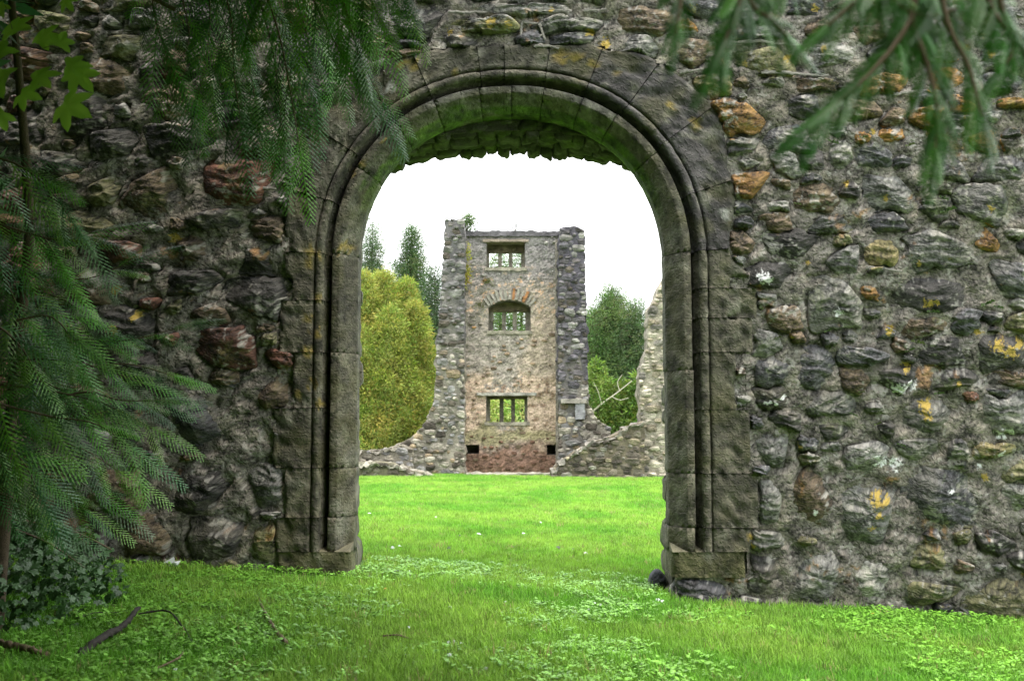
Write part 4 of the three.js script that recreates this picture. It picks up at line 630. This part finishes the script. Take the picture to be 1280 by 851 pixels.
for (const [x, z, h, R, sd, label] of [[-12, -26, 7, 2.2, 1, 'broad green tree standing apart from the golden cypress'], [-17, -30, 9, 2.8, 2, 'tall round green tree at the lawn edge past the golden cypress'], [11, -27, 8, 2.4, 3, 'round green tree behind the tall wall fragment'], [17, -31, 9, 2.8, 4, 'tall green tree at the lawn edge past the wall fragment'], [-22, -24, 8, 3, 5, 'spreading green tree farthest from the golden cypress']])
  bushy('field_tree', label, [[x, 0.2, h, z, R], [x + R * 0.6, 0.2, h * 0.8, z + 0.5, R * 0.8], [x - R * 0.6, 0.2, h * 0.75, z + 0.3, R * 0.8]], { seed: 400 + sd, mat: M.leaf, tint: tintG([0.06, 0.13, 0.02], [0.17, 0.27, 0.05]), size: 0.4, dense: 50, group: 'trees round the lawn' });
// ------------------------------------------------------------------ lawn: tufts of blades, clover and broad leaves
{
  const tuft = (seed, n, spread, h) => { const g = new Geo(), r = rngOf(seed); for (let k = 0; k < n; k++) { const a = r() * 6.283, d = spread * Math.sqrt(r()), x = Math.cos(a) * d, z = Math.sin(a) * d, H = h * lerp(0.45, 1.15, r()), b = r() * 6.283, lean = H * lerp(0.1, 0.9, r()), w = lerp(0.0016, 0.0032, r()), cx = Math.cos(b), cz = Math.sin(b), sx = -cz * w, sz = cx * w; const A = g.v(x - sx, -0.01, z - sz), B = g.v(x + sx, -0.01, z + sz), mx = x + cx * lean * 0.35, mz = z + cz * lean * 0.35, D = g.v(mx - sx * 0.85, H * 0.62, mz - sz * 0.85), E = g.v(mx + sx * 0.85, H * 0.62, mz + sz * 0.85), T = g.v(x + cx * lean, H * lerp(0.8, 1, r()), z + cz * lean); g.q(A, B, E, D); g.t(D, E, T); } return g.done(); };
  const leafy = (seed, n) => { const g = new Geo(), r = rngOf(seed); for (let k = 0; k < n; k++) { const a = r() * 6.283, d = 0.05 * Math.sqrt(r()), x = Math.cos(a) * d, z = Math.sin(a) * d, y = lerp(0.025, 0.055, r()), R = lerp(0.006, 0.012, r()), t = (r() - 0.5) * 0.9, t2 = (r() - 0.5) * 0.9; const c = g.v(x, y, z), ring = []; for (let i = 0; i < 6; i++) { const q = i / 6 * 6.283 + r() * 0.3, rr = R * (i % 2 ? 1 : 0.8); ring.push(g.v(x + Math.cos(q) * rr, y + Math.cos(q) * rr * t + Math.sin(q) * rr * t2 - 0.002, z + Math.sin(q) * rr)); } for (let i = 0; i < 6; i++) g.t(c, ring[(i + 1) % 6], ring[i]); } return g.done(); };
  const mat = leafMat([1, 1, 1], 0.9, 0.4), r = rngOf(2024), lawn = new THREE.Group(); lawn.name = 'grass'; scene.add(lawn); tag(lawn, 'bright green lawn grass mixed with clover', 'grass', null, 'stuff');
  const zones = [[-5.6, 5.6, -1.0, 4.6, 1000, 0.055, 0.066], [-4.6, 4.6, -9, -1.0, 560, 0.06, 0.06], [-9.5, 9.5, -22.9, -9, 260, 0.085, 0.075]];
  zones.forEach(([x0, x1, z0, z1, dens, spread, h], zi) => {
    const gs = [tuft(zi * 5 + 1, zi ? 16 : 13, spread, h), tuft(zi * 5 + 2, zi ? 18 : 14, spread, h * 1.1), tuft(zi * 5 + 3, 12, spread, h * 0.85)], B = gs.map(() => [[], []]);
    const n = Math.round((x1 - x0) * (z1 - z0) * dens);
    for (let k = 0; k < n; k++) {
      const x = lerp(x0, x1, r()), z = lerp(z0, z1, r());
      if (z > -1.15 && z < 0.015 && Math.abs(x) > 1.3) continue;
      if (z < -20.4 && (x < -2.4 && x > -5.6 || x > 1.2 && x < 7) ) { if (z < -20.7) continue; } if (z < -21.85 && z > -23 && x > -1.5 && x < 1.45) continue;
      if (zi === 2 && Math.abs(x) > lerp(4.8, 9.4, (-z - 9) / 14)) continue;
      const pa = fbm(x * 0.9, z * 0.9, 5, 3), bare = fbm(x * 1.6, z * 2.6, 8, 3); if (bare > 0.3 && r() < 0.75) continue;
      if (zi === 0 && z < 0.4 + 0.15 * noise(x * 2, 1) && z > 0 && Math.abs(x) > 1.3 && r() < (x < 0 ? 0.7 : 0.4)) continue;
      const s = lerp(0.65, 1.25, r()) * (1 + 0.5 * pa), y = groundY(x, z), i = k % 3, dry = r() < 0.03, v = lerp(0.55, 1.35, r()), lush = smooth(-0.2, 0.25, fbm(x * 0.5, z * 0.5, 15, 3));
      let c = mixc([0.15, 0.4, 0.025], [0.29, 0.5, 0.06], clamp(1.05 - lush)); if (dry) c = [0.4, 0.36, 0.15];
      B[i][0].push(place(V(x, y, z), [(r() - 0.5) * 0.3, r() * 6.28, (r() - 0.5) * 0.3], [s, s * lerp(0.7, 1.2, r()), s])); B[i][1].push(new THREE.Color(c[0] * v, c[1] * v, c[2] * v));
    }
    gs.forEach((g, i) => copies(['tuft_grass', 'mixed_grass', 'short_grass'][i], g, mat, B[i][0], B[i][1], lawn));
  });
  const cl = [leafy(31, 16), leafy(32, 14)], cb = cl.map(() => [[], []]), gloss = new THREE.MeshStandardMaterial({ color: 0xffffff, roughness: 0.5, side: THREE.DoubleSide });
  for (let k = 0; k < 16000; k++) { const x = lerp(-5, 4.9, r()), z = lerp(-1.2, 4.4, r()); if (z < 0.03 && Math.abs(x) > 1.3) continue; const pa = fbm(x * 0.8, z * 0.8, 25, 3) + (x < -0.6 ? 0.12 : -0.05) + (x > 2.4 ? 0.14 : 0); if (pa < lerp(-0.12, 0.3, r())) continue; const s = lerp(0.7, 1.5, r()), v = lerp(0.7, 1.3, r()); cb[k % 2][0].push(place(V(x, groundY(x, z), z), [0, r() * 6.28, 0], s)); cb[k % 2][1].push(new THREE.Color(0.15 * v, 0.36 * v, 0.03 * v)); }
  cl.forEach((g, i) => copies('clover', g, gloss, cb[i][0], cb[i][1], lawn));
}
// ------------------------------------------------------------------ conifer sprays that hang in front of the gate wall
// a flat feathery spray along +x, length 1
function spray(seed, pairs, arc, narrow = 1, wide = 1) {
  const g = new Geo(), r = rngOf(seed), P = t => V(t, -arc * t * t, 0);
  const leaf = (p, d, n, L, w) => { const m = p.clone().addScaledVector(d, L * 0.4), e = p.clone().addScaledVector(d, L), a = g.v(p.x, p.y, p.z), b = g.v(m.x + n.x * w, m.y + n.y * w, m.z + n.z * w), t = g.v(e.x, e.y, e.z), c = g.v(m.x - n.x * w, m.y - n.y * w, m.z - n.z * w); g.q(a, b, t, c); };
  for (let k = 0; k < 12; k++) { const a = P(k / 12), b = P((k + 1) / 12), w = 0.009 * (1 - k / 13); const i = [g.v(a.x, a.y + 0.002, a.z - w), g.v(a.x, a.y + 0.002, a.z + w), g.v(b.x, b.y + 0.002, b.z + w), g.v(b.x, b.y + 0.002, b.z - w)]; g.q(...i); }
  for (let k = 1; k <= pairs; k++) for (const s of [-1, 1]) {
    const t = (k + (s > 0 ? 0.4 : 0)) / (pairs + 1), p = P(t), L = narrow * 0.21 * Math.pow(Math.sin(Math.PI * clamp(0.12 + 0.82 * t)), 0.7) * lerp(0.8, 1.15, r()), a = lerp(0.85, 0.6, t), d = V(Math.cos(a), -0.25 - arc * t, s * Math.sin(a)).normalize(), n = V(-s * d.z, 0.25 * s, s * d.x).normalize();
    const m = 3; for (let i = 0; i < m; i++) { const q = p.clone().addScaledVector(d, L * i / m).add(V(0, -0.03 * (i / m) ** 2, 0)); leaf(q, d, n, L * 0.45, 0.0125 * wide * (1 - 0.13 * i)); }
  }
  return g.done();
}
const SPR = [spray(1, 14, 0.12), spray(2, 15, 0.2), spray(3, 13, 0.3, 1.15)];
const fernMat = new THREE.MeshPhysicalMaterial({ color: new THREE.Color(1, 1, 1), roughness: 0.4, side: THREE.DoubleSide });
const basis = new THREE.Matrix4();
function along(p, dir, up, s) { const x = dir.clone().normalize(), z = x.clone().cross(up).normalize(), y = z.clone().cross(x); basis.makeBasis(x, y, z).setPosition(p); return basis.clone().multiply(new THREE.Matrix4().makeScale(s, s, s)); }
// sprays on both sides of twigs; twig: points, spray length, how far sprays hang, how many
const CLOSE = [spray(4, 11, 0.1, 1, 2.4), spray(5, 12, 0.2, 1, 2.2), spray(6, 10, 0.3, 1.1, 2.4)];
function sprayTwigs(t, twigs, tint, seed, hang = 0.5, SP = SPR) {
  const r = rngOf(seed), out = SP.map(() => [[], []]);
  for (const [P, len0, n0, hg = hang, big = 1.65] of twigs) {
    const len = len0 * big, n = Math.round(n0 * (big > 1 ? 0.8 : 1.5));
    const c = new THREE.CatmullRomCurve3(P); part('twig', tube(P, 0.008, 0.002, 12, 5, 0.3), M.twig, t);
    for (let k = 0; k < n; k++) {
      const f = (k + 0.6 * r()) / n * 0.99, p = c.getPointAt(f), tg = c.getTangentAt(f), side = (k % 2 ? 1 : -1), lat = tg.clone().cross(V(0, 0, 1)).normalize().multiplyScalar(side * lerp(0.3, 0.95, r())).add(V(0, 0, (r() - 0.4) * 0.8));
      const d = tg.clone().multiplyScalar(lerp(0.5, 0.9, f)).add(lat.multiplyScalar(lerp(0.9, 0.45, f))).add(V(0, -hg * lerp(0.6, 1.2, r()), 0)), i = Math.floor(r() * 3), s = len * lerp(0.65, 1.15, r()) * lerp(1.05, 0.8, f);
      const upv = V((r() - 0.5) * 1.2, 0.6, 0.9 + (r() - 0.5) * 0.6); out[i][0].push(along(p, d, upv, s)); const q = tint(r(), r); out[i][1].push(new THREE.Color(...q));
    }
    out[0][0].push(along(c.getPointAt(0.97), c.getTangentAt(0.99), V(0.1, 0.6, 0.8), len)); out[0][1].push(new THREE.Color(...tint(r(), r)));
  }
  SP.forEach((g, i) => copies('sprays', g, fernMat, out[i][0], out[i][1], t));
}
const dg = tintG([0.035, 0.1, 0.035], [0.09, 0.2, 0.06]), yg = tintG([0.08, 0.21, 0.03], [0.17, 0.37, 0.055]);
const Z = (z, ...L) => L.map(([x, y, dz = 0]) => at(x, y, z + dz));
{ // cypress at the wall side: its trunk stands outside the picture, boughs hang in over the top
  const t = thing('hanging_cypress', 'tall cypress with feathery boughs drooping over the gate wall', 'tree'), z = 3.0;
  part('trunk', tube([V(-3.3, groundY(-3.3, 4.3) - 0.2, 4.6), V(-3.25, 2.5, 4.6), V(-3.1, 6, 4.5), V(-3, 9.5, 4.5)], 0.17, 0.03, 16, 10, 0.2), M.bark, t);
  for (const [a, b, c] of [[3.9, [-1.9, 4.3, 3.3], [-0.75, 3.85, 2.9]], [4.4, [-2.2, 4.6, 3.6], [-1.5, 4.1, 3.2]], [4.9, [-1.6, 4.9, 2.6], [-0.2, 4.4, 2.3]], [3.6, [-2.6, 3.95, 3.4], [-1.9, 3.7, 3.0]]]) part('bough', tube([V(-3.2, a, 4.55), V(...b), V(...c)], 0.035, 0.012, 12, 7, 0.2), M.bark, t);
  const tw = [
    [Z(z, [200, -70], [190, 0], [205, 60], [225, 110]), 0.26, 12], [Z(z - 0.4, [250, -70], [262, 10], [256, 80], [246, 125]), 0.26, 14], [Z(z, [262, -60], [288, 20], [292, 90], [300, 150]), 0.28, 16], [Z(z + 0.2, [300, -60], [330, 20], [345, 90], [352, 170]), 0.27, 18], [Z(z + 0.3, [310, -60], [345, 30], [362, 110], [375, 190]), 0.25, 18], [Z(z, [350, -70], [368, -10], [385, 50], [392, 110]), 0.26, 14],
    [Z(z + 0.5, [360, -70], [392, 0], [428, 70], [462, 122]), 0.24, 16], [Z(z + 0.5, [400, -70], [430, 10], [455, 80], [478, 128]), 0.2, 14], [Z(z + 0.6, [400, -60], [425, -10], [440, 40], [448, 70]), 0.24, 12], [Z(z + 0.7, [430, -60], [452, -25], [468, 10], [476, 30]), 0.24, 12], [Z(z + 0.7, [460, -60], [485, -40], [500, -15], [508, 4]), 0.2, 10], [Z(z - 0.3, [220, -60], [228, 0], [236, 50], [222, 80]), 0.24, 10], [Z(z - 0.2, [320, -60], [318, 20], [310, 70], [318, 120]), 0.24, 12], [Z(z - 0.5, [280, -60], [270, 30], [280, 80], [270, 120]), 0.24, 10], [Z(z - 0.4, [340, -60], [400, 0], [410, 60], [420, 90]), 0.22, 10]];
  sprayTwigs(t, tw, (b, r) => (r() < 0.5 ? yg : dg)(b, r), 7, 0.45);
  // crown above and beside the picture, which shades this side of the wall
  const r = rngOf(99), L = []; for (let k = 0; k < 16000; k++) { const a = r() * 6.283, y = lerp(3.2, 9.5, r()), R = 4.5 * Math.pow(1 - (y - 3.2) / 7, 0.5) * Math.sqrt(r()), p = V(-3.1 + Math.cos(a) * R, y, 4.4 + Math.sin(a) * R); const lim = EYE + (DIST - p.z) * 0.47; if (p.z < DIST - 0.3 && p.y < lim + 0.35 && p.x > -(DIST - p.z) * 0.56) continue; if (p.z < 0.4) continue; L.push([p, lerp(0.16, 0.3, r()), r()]); }
  foliage(t, 'foliage', CL, M.leaf, L, dg);
}
{ // young cypress left of the gate
  const t = thing('young_cypress', 'young cypress with layered ferny branches reaching in front of dark wall', 'tree'), z = 3.1;
  part('trunk', tube([at(-8, 800, z - 0.3), at(8, 600, z - 0.3), at(22, 420, z - 0.3), at(36, 300, z - 0.3), at(30, 180, z - 0.3), at(10, -40, z - 0.3)].map((p, i) => i ? p : V(p.x, groundY(p.x, p.z) - 0.1, p.z)), 0.045, 0.02, 20, 8, 0.2), M.bark, t);
  const tw = []; const R = rngOf(17);
  for (const [L, s, n] of [[[[-40, 190], [20, 205], [60, 235], [95, 285]], 0.26, 14], [[[-40, 230], [10, 250], [50, 290], [75, 330]], 0.26, 14], [[[-30, 270], [30, 290], [80, 300], [112, 292]], 0.22, 12], [[[0, 330], [60, 345], [110, 348], [160, 328]], 0.2, 14], [[[0, 360], [50, 365], [80, 375], [110, 395]], 0.22, 12], [[[20, 400], [60, 395], [80, 410], [90, 430]], 0.22, 12], [[[0, 430], [90, 425], [160, 425], [228, 408]], 0.16, 16], [[[0, 450], [80, 450], [140, 465], [180, 480]], 0.22, 16], [[[30, 470], [100, 460], [160, 455], [218, 470]], 0.16, 14], [[[0, 480], [70, 490], [130, 505], [190, 535]], 0.2, 18], [[[-20, 500], [60, 520], [120, 530], [165, 560]], 0.22, 18], [[[-20, 530], [40, 545], [100, 560], [150, 590]], 0.22, 18], [[[-20, 560], [30, 575], [80, 590], [130, 625]], 0.22, 18], [[[-20, 590], [30, 600], [70, 615], [110, 640]], 0.2, 14], [[[-20, 470], [20, 470], [60, 480], [100, 500]], 0.24, 16], [[[-30, 400], [0, 410], [30, 440], [50, 480]], 0.26, 14], [[[-30, 320], [0, 340], [20, 380], [40, 420]], 0.26, 14], [[[-20, 610], [20, 625], [45, 640], [70, 655]], 0.2, 12], [[[-30, 540], [0, 550], [30, 580], [45, 610]], 0.24, 14], [[[60, 500], [110, 490], [150, 500], [205, 500]], 0.16, 12]]) tw.push([Z(z + (R() - 0.5) * 0.9, ...L), s, n, 0.25]);
  sprayTwigs(t, tw, (b, r) => (r() < 0.45 ? yg : dg)(b, r), 27, 0.25);
}
{ // sprays close to the lens, top right
  const t = thing('overhanging_branch', 'dark conifer branch tips hanging over the lichened wall, out of focus', 'branch'), z = 6.9;
  part('bough', tube([at(1500, -260, z), at(1300, -120, z), at(1120, -60, z), at(900, -70, z)], 0.016, 0.005, 16, 6, 0.2), M.bark, t);
  const tw = [[[[1150, -60], [1142, 10], [1130, 40], [1085, 95], [1020, 150]], 0.06, 16], [[[1150, -60], [1140, 20], [1160, 80], [1172, 140], [1170, 185]], 0.06, 18], [[[1170, -60], [1185, 30], [1210, 80], [1228, 145]], 0.06, 16], [[[1220, -60], [1240, 10], [1262, 40], [1290, 80]], 0.06, 12], [[[1130, -60], [1080, -10], [1060, 10], [1035, 32]], 0.05, 9], [[[930, -60], [925, 5], [905, 55], [895, 75]], 0.055, 12], [[[930, -60], [940, 5], [965, 25], [985, 45]], 0.05, 9], [[[850, -60], [852, -10], [848, 20], [845, 45]], 0.04, 8], [[[1250, -50], [1250, 0], [1268, 60], [1258, 80]], 0.05, 8], [[[1100, -60], [1110, -10], [1150, 20], [1200, 10]], 0.06, 12], [[[980, -60], [985, -20], [970, 0]], 0.04, 6]].map(([L, s, n]) => [Z(z, ...L), s * 1.75, n * 1.3, 0.3, 1]);
  sprayTwigs(t, tw, tintG([0.025, 0.085, 0.015], [0.07, 0.21, 0.03]), 37, 0.3, CLOSE);
}
// ------------------------------------------------------------------ sycamore leaves, top left
function lobed(lobes, tipR, notchR, n = 1) {                        // a palmate leaf lying in xy, stalk at the origin
  const g = new Geo(), c = g.v(0, 0.18, 0.02), pts = []; for (let k = 0; k <= lobes * 4; k++) { const a = lerp(-2.5, 2.5, k / (lobes * 4)), ph = k % 4, R = ph === 2 ? tipR * (1 - 0.13 * Math.abs(a)) : ph === 0 ? notchR * (1 - 0.1 * Math.abs(a)) : lerp(notchR, tipR, 0.55) * (1 - 0.12 * Math.abs(a)); pts.push([Math.sin(a) * R, 0.2 + Math.cos(a) * R, 0.06 * Math.cos(k * 1.57) - 0.12 * R * R]); }
  const id = [g.v(0, 0, 0), ...pts.map(p => g.v(...p))]; for (let i = 0; i < id.length; i++) g.t(c, id[(i + 1) % id.length], id[i]); return g.done();
}
{
  const t = thing('sycamore_branch', 'sycamore branch with bright lobed leaves beside the hanging cypress', 'branch'), z = 4.2, m = leafMat([0.3, 0.48, 0.06], 0.9, 0.5), lf = lobed(5, 0.8, 0.42);
  part('stem', tube([at(-160, 60, z - 0.2), at(-60, 40, z), at(0, 60, z), at(45, 75, z), at(68, 78, z)], 0.012, 0.003, 14, 5), M.twig, t);
  for (const [x, y, s, rot, tx] of [[18, 42, 34, 0.3, 0.9], [48, 55, 30, -0.6, 0.7], [72, 58, 22, -0.2, 0.5], [92, 88, 32, -2.4, 0.5], [82, 82, 26, -1.4, 0.8], [8, 100, 40, 1.5, 1.0], [25, 118, 30, -2.0, 0.9], [78, 130, 40, -2.1, 0.6], [40, 100, 30, -1.3, 1.0], [82, -2, 20, -2.6, 0.6], [5, 5, 20, 2.4, 0.6], [2, 72, 34, 0.9, 0.9], [5, 140, 26, 2.6, 0.6]]) { const L = part('leaf', lf, m, t), p = at(x, y, z + 0.1 * Math.sin(x)); L.position.copy(p); L.scale.setScalar(s * 0.0044); L.rotation.set(-tx * 0.5, 0.35 * Math.sin(y), rot); const q = at(x * 0.5 + 12, y * 0.5 + 34, z); part('leaf_stalk', tube([q, q.clone().lerp(p, 0.5).add(V(0, 0.01, 0)), p], 0.0016, 0.001, 5, 4), M.twig, t); }
}
// ------------------------------------------------------------------ ivy bank, bottom left
{
  const t = thing('ivy_bank', 'mound of dark glossy ivy at the foot of the young cypress', 'ivy'), r = rngOf(58), z = 2.5, c = at(15, 760, z), m = new THREE.MeshPhysicalMaterial({ color: new THREE.Color(1, 1, 1), roughness: 0.42, side: THREE.DoubleSide }), lf = lobed(5, 0.7, 0.5), L = [], cc = [];
  const mx = at(0, 800, z).x; for (let k = 0; k < 4200; k++) { const a = r() * 6.283, e = Math.acos(r()), R = 0.72 + 0.33 * r(), x = mx - 0.55 + Math.cos(a) * Math.sin(e) * 1.0 * R, zz = z - 0.2 + Math.sin(a) * Math.sin(e) * 1.5 * R, h = 0.62 * Math.cos(e) * R * (1 + 0.3 * noise(x * 3, zz * 3, 1)); L.push(place(V(x, groundY(x, zz) + h + 0.02, zz), [-0.9 + (r() - 0.5) * 1.2, (r() - 0.5) * 1.6, r() * 6.28], lerp(0.03, 0.06, r()))); const v = lerp(0.6, 1.3, r()); cc.push(new THREE.Color(0.04 * v, 0.1 * v, 0.025 * v)); }
  copies('leaves', lf, m, L, cc, t);
  const stems = []; for (let k = 0; k < 12; k++) { const a = r() * 6.283, x = mx - 0.55, zz = z - 0.2, q = d => V(x + Math.cos(a) * d, groundY(x, zz) + 0.55 * Math.sqrt(Math.max(0, 1 - d * d * 0.8)), zz + Math.sin(a) * d * 1.4); stems.push(tube([q(0.05), q(0.4), q(0.75), q(0.98)], 0.01, 0.004, 8, 5, 0.3)); } part('stems', mergeGeometries(stems), M.twig, t);
}
// ------------------------------------------------------------------ fallen sticks and litter on the grass
const onGround = (px, py, lift = 0) => { let lo = -6, hi = 6; for (let k = 0; k < 40; k++) { const m = (lo + hi) / 2, p = at(px, py, m); (p.y < groundY(p.x, m)) ? lo = m : hi = m; } const p = at(px, py, lo); return p.setY(groundY(p.x, lo) + lift); };
M.stick = new THREE.MeshStandardMaterial({ color: new THREE.Color(0.24, 0.17, 0.1), map: rep(grainMap, 4, 4), roughness: 0.9, bumpMap: rep(rockBump, 5, 3), bumpScale: 0.004 });
M.wet = new THREE.MeshStandardMaterial({ color: new THREE.Color(0.03, 0.022, 0.015), map: rep(grainMap, 4, 4), roughness: 0.8, bumpMap: rep(rockBump, 5, 3), bumpScale: 0.006 });
const stick = (L, r0, r1, m, label, lift = 0.05) => single('fallen_stick', tube(L.map(([x, y, l], i) => onGround(x, y, (l ?? lift) + 0.012 * Math.sin(i * 2.7 + x))), r0, r1, 34, 8, 1.1, L[0][0]), m, label, 'stick');
stick([[320, 752], [330, 775, 0.06], [345, 800, 0.06], [358, 818, 0.05]], 0.007, 0.012, M.stick, 'straight pale brown stick lying alone in the grass');
stick([[98, 828, 0.04], [125, 815, 0.06], [150, 800, 0.08], [172, 778, 0.1]], 0.022, 0.012, M.wet, 'thick dark rotten branch lying in the grass');
stick([[172, 782, 0.06], [205, 783, 0.09], [225, 793, 0.07], [240, 812, 0.04]], 0.006, 0.004, M.wet, 'thin curved twig beside the thick rotten branch');
stick([[-30, 812, 0.05], [10, 822, 0.06], [35, 828, 0.06], [58, 832, 0.05]], 0.022, 0.014, M.stick, 'mottled grey-brown stick poking out from under the ivy');
stick([[180, 850, 0.04], [205, 845, 0.05], [222, 838, 0.05], [228, 826, 0.05]], 0.006, 0.004, M.stick, 'short bent twig with a reddish end');
stick([[95, 785, 0.05], [120, 778, 0.06], [150, 776, 0.06]], 0.005, 0.003, M.wet, 'slender twig crossing behind the rotten branch');
stick([[478, 806, 0.045], [495, 807, 0.05], [514, 806, 0.045]], 0.005, 0.004, M.stick, 'short pale twig in the open lawn');
{
  const r = rngOf(70), lf = lobed(3, 0.6, 0.42), pale = new THREE.MeshStandardMaterial({ color: new THREE.Color(0.45, 0.5, 0.46), roughness: 0.6, side: THREE.DoubleSide }), drk = new THREE.MeshStandardMaterial({ color: new THREE.Color(0.02, 0.03, 0.015), roughness: 0.6, side: THREE.DoubleSide }), yel = new THREE.MeshStandardMaterial({ color: new THREE.Color(0.45, 0.33, 0.05), roughness: 0.7, side: THREE.DoubleSide });
  for (const [x, y, s, k] of [[564, 767, 9, 0], [510, 794, 5, 0], [508, 829, 8, 0], [561, 832, 9, 0], [608, 846, 11, 0], [566, 812, 8, 0], [575, 814, 7, 0], [745, 762, 6, 0], [752, 764, 5, 0], [768, 826, 5, 0], [560, 815, 7, 0], [600, 672, 8, 0], [655, 672, 6, 0], [500, 688, 7, 0], [492, 690, 7, 0], [731, 696, 7, 0], [675, 640, 5, 0], [546, 630, 4, 0], [462, 642, 6, 0], [822, 756, 9, 0], [828, 758, 7, 0], [735, 770, 6, 0], [512, 722, 6, 0], [632, 760, 5, 0], [140, 756, 8, 0], [45, 757, 7, 0], [275, 782, 5, 0], [118, 782, 5, 0], [218, 848, 7, 0], [480, 744, 5, 2], [1090, 775, 7, 2], [536, 806, 4, 2], [492, 722, 12, 1], [463, 728, 6, 1], [782, 764, 6, 1], [796, 764, 5, 1], [560, 690, 7, 1], [700, 690, 8, 1], [716, 691, 6, 1], [640, 688, 7, 1], [536, 688, 4, 1], [575, 674, 4, 1]]) {
    const p = onGround(x, y, 0), up = k === 1 && s > 10 ? 0.06 : 0.05, L = single('fallen_leaf', lf, [pale, drk, yel][k], ['small pale fallen leaf, underside up on the lawn', 'small blackened leaf lying in the lawn', 'small yellow fallen leaf on the lawn'][k], 'leaf', ['pale fallen leaves on the lawn', 'blackened leaves on the lawn', 'yellow fallen leaves on the lawn'][k]);
    L.position.set(p.x, p.y + up, p.z); L.scale.setScalar(s * 0.005 * (DIST - p.z) / 8); L.rotation.set(-1.1 + (r() - 0.5) * 0.8, (r() - 0.5) * 0.8, r() * 6.28);
  }
  // scrap of white paper by the wall
  const g = new Geo(), q = [[-1, 0, 0], [-0.4, 0.15, 0.3], [0.1, 0.05, -0.2], [0.25, 0.75, 0], [0.5, 0.1, 0.25], [1, 0.3, 0], [0.7, -0.25, 0.2], [-0.2, -0.25, 0.35]].map(p => g.v(...p)); for (let i = 1; i < 7; i++) g.t(q[0], q[i + 1], q[i]); g.t(q[2], q[4], q[3]); g.t(q[4], q[6], q[5]);
  const pp = at(214, 700, 0.14), m = single('paper_scrap', g.done(true), new THREE.MeshStandardMaterial({ color: new THREE.Color(0.75, 0.78, 0.82), roughness: 0.6, side: THREE.DoubleSide }), 'crumpled scrap of white paper at the foot of the dark wall', 'paper'); m.position.set(pp.x, groundY(pp.x, 0.14) + 0.05, 0.14); m.scale.setScalar(0.075);
}
{ // dark stone set at the back of the right jamb
  const s = { x: 0, y: 0, a: 0.12, b: 0.15, e: 3, tilt: 0, seed: 4, k: 0.5, k2: 0.5, col: C.slate }; s.R = Array.from({ length: 26 }, (_, k) => 0.13 * (1 + 0.2 * noise(k * 0.7, 2) + 0.15 * Math.abs(Math.sin(k / 26 * 6.28))));
  const g = stoneGeo(s, 8, { z: 0, edge: -0.1, top: () => 0.1, tilt: 0.3, amp: 0.02, uv: fuv, vc: () => [0.08, 0.085, 0.1] }), m = single('guard_stone', g, M.far, 'small dark guard stone against the gateway jamb', 'stone'), p = onGround(828, 742); m.position.set(1.29, groundY(1.27, -0.5) + 0.05, -0.62); m.scale.set(0.6, 0.8, 0.6);
}

// ------------------------------------------------------------------ the wood behind the viewer, which keeps the sky off this side of the wall
for (const [x, z, h, R, sd, label] of [[-7.5, 12, 11, 3.6, 1, 'tall dark tree of the wood opposite the gate, next to the cypress'], [-1.5, 16.5, 12, 3.8, 2, 'tall broad tree of the wood facing the gateway'], [5.5, 15.5, 12, 3.8, 3, 'tall tree of the wood facing the lichened wall'], [-10, 5, 10, 3.2, 4, 'dark tree of the wood standing beyond the young cypress']])
  bushy('woodland_tree', label, [[x, 1.2, h, z, R], [x + R * 0.5, 1, h * 0.8, z + R * 0.4, R * 0.7], [x - R * 0.5, 1, h * 0.85, z + R * 0.3, R * 0.7]], { seed: 200 + sd, mat: M.leaf, tint: dg, size: 0.62, dense: 26, group: 'wood opposite the gate' });

bushy('added_shade_yew', 'dense dark yew added out of view beside the young cypress to shade the wall', [[-5.7, 0.3, 7.5, 1.9, 1.7], [-5.2, 0.2, 6, 3.6, 1.5], [-6.6, 0.3, 8, 3, 2]], { seed: 300, mat: M.leaf, tint: dg, size: 0.3, dense: 90 });  // added tree outside the frame, blocks sky light from the left of the wall
bushy('added_shade_holly', 'dense tall holly added out of view beside the hanging cypress trunk for shade', [[-4.2, 0.1, 7, 6.2, 1.2], [-4.6, 0.1, 5.5, 6.8, 1], [-2.9, 0.1, 5.4, 6.5, 1]], { seed: 312, mat: M.leaf, tint: dg, size: 0.26, dense: 150 });  // invented tree out of view, put here to darken the left wall
renderer.render(scene, camera);
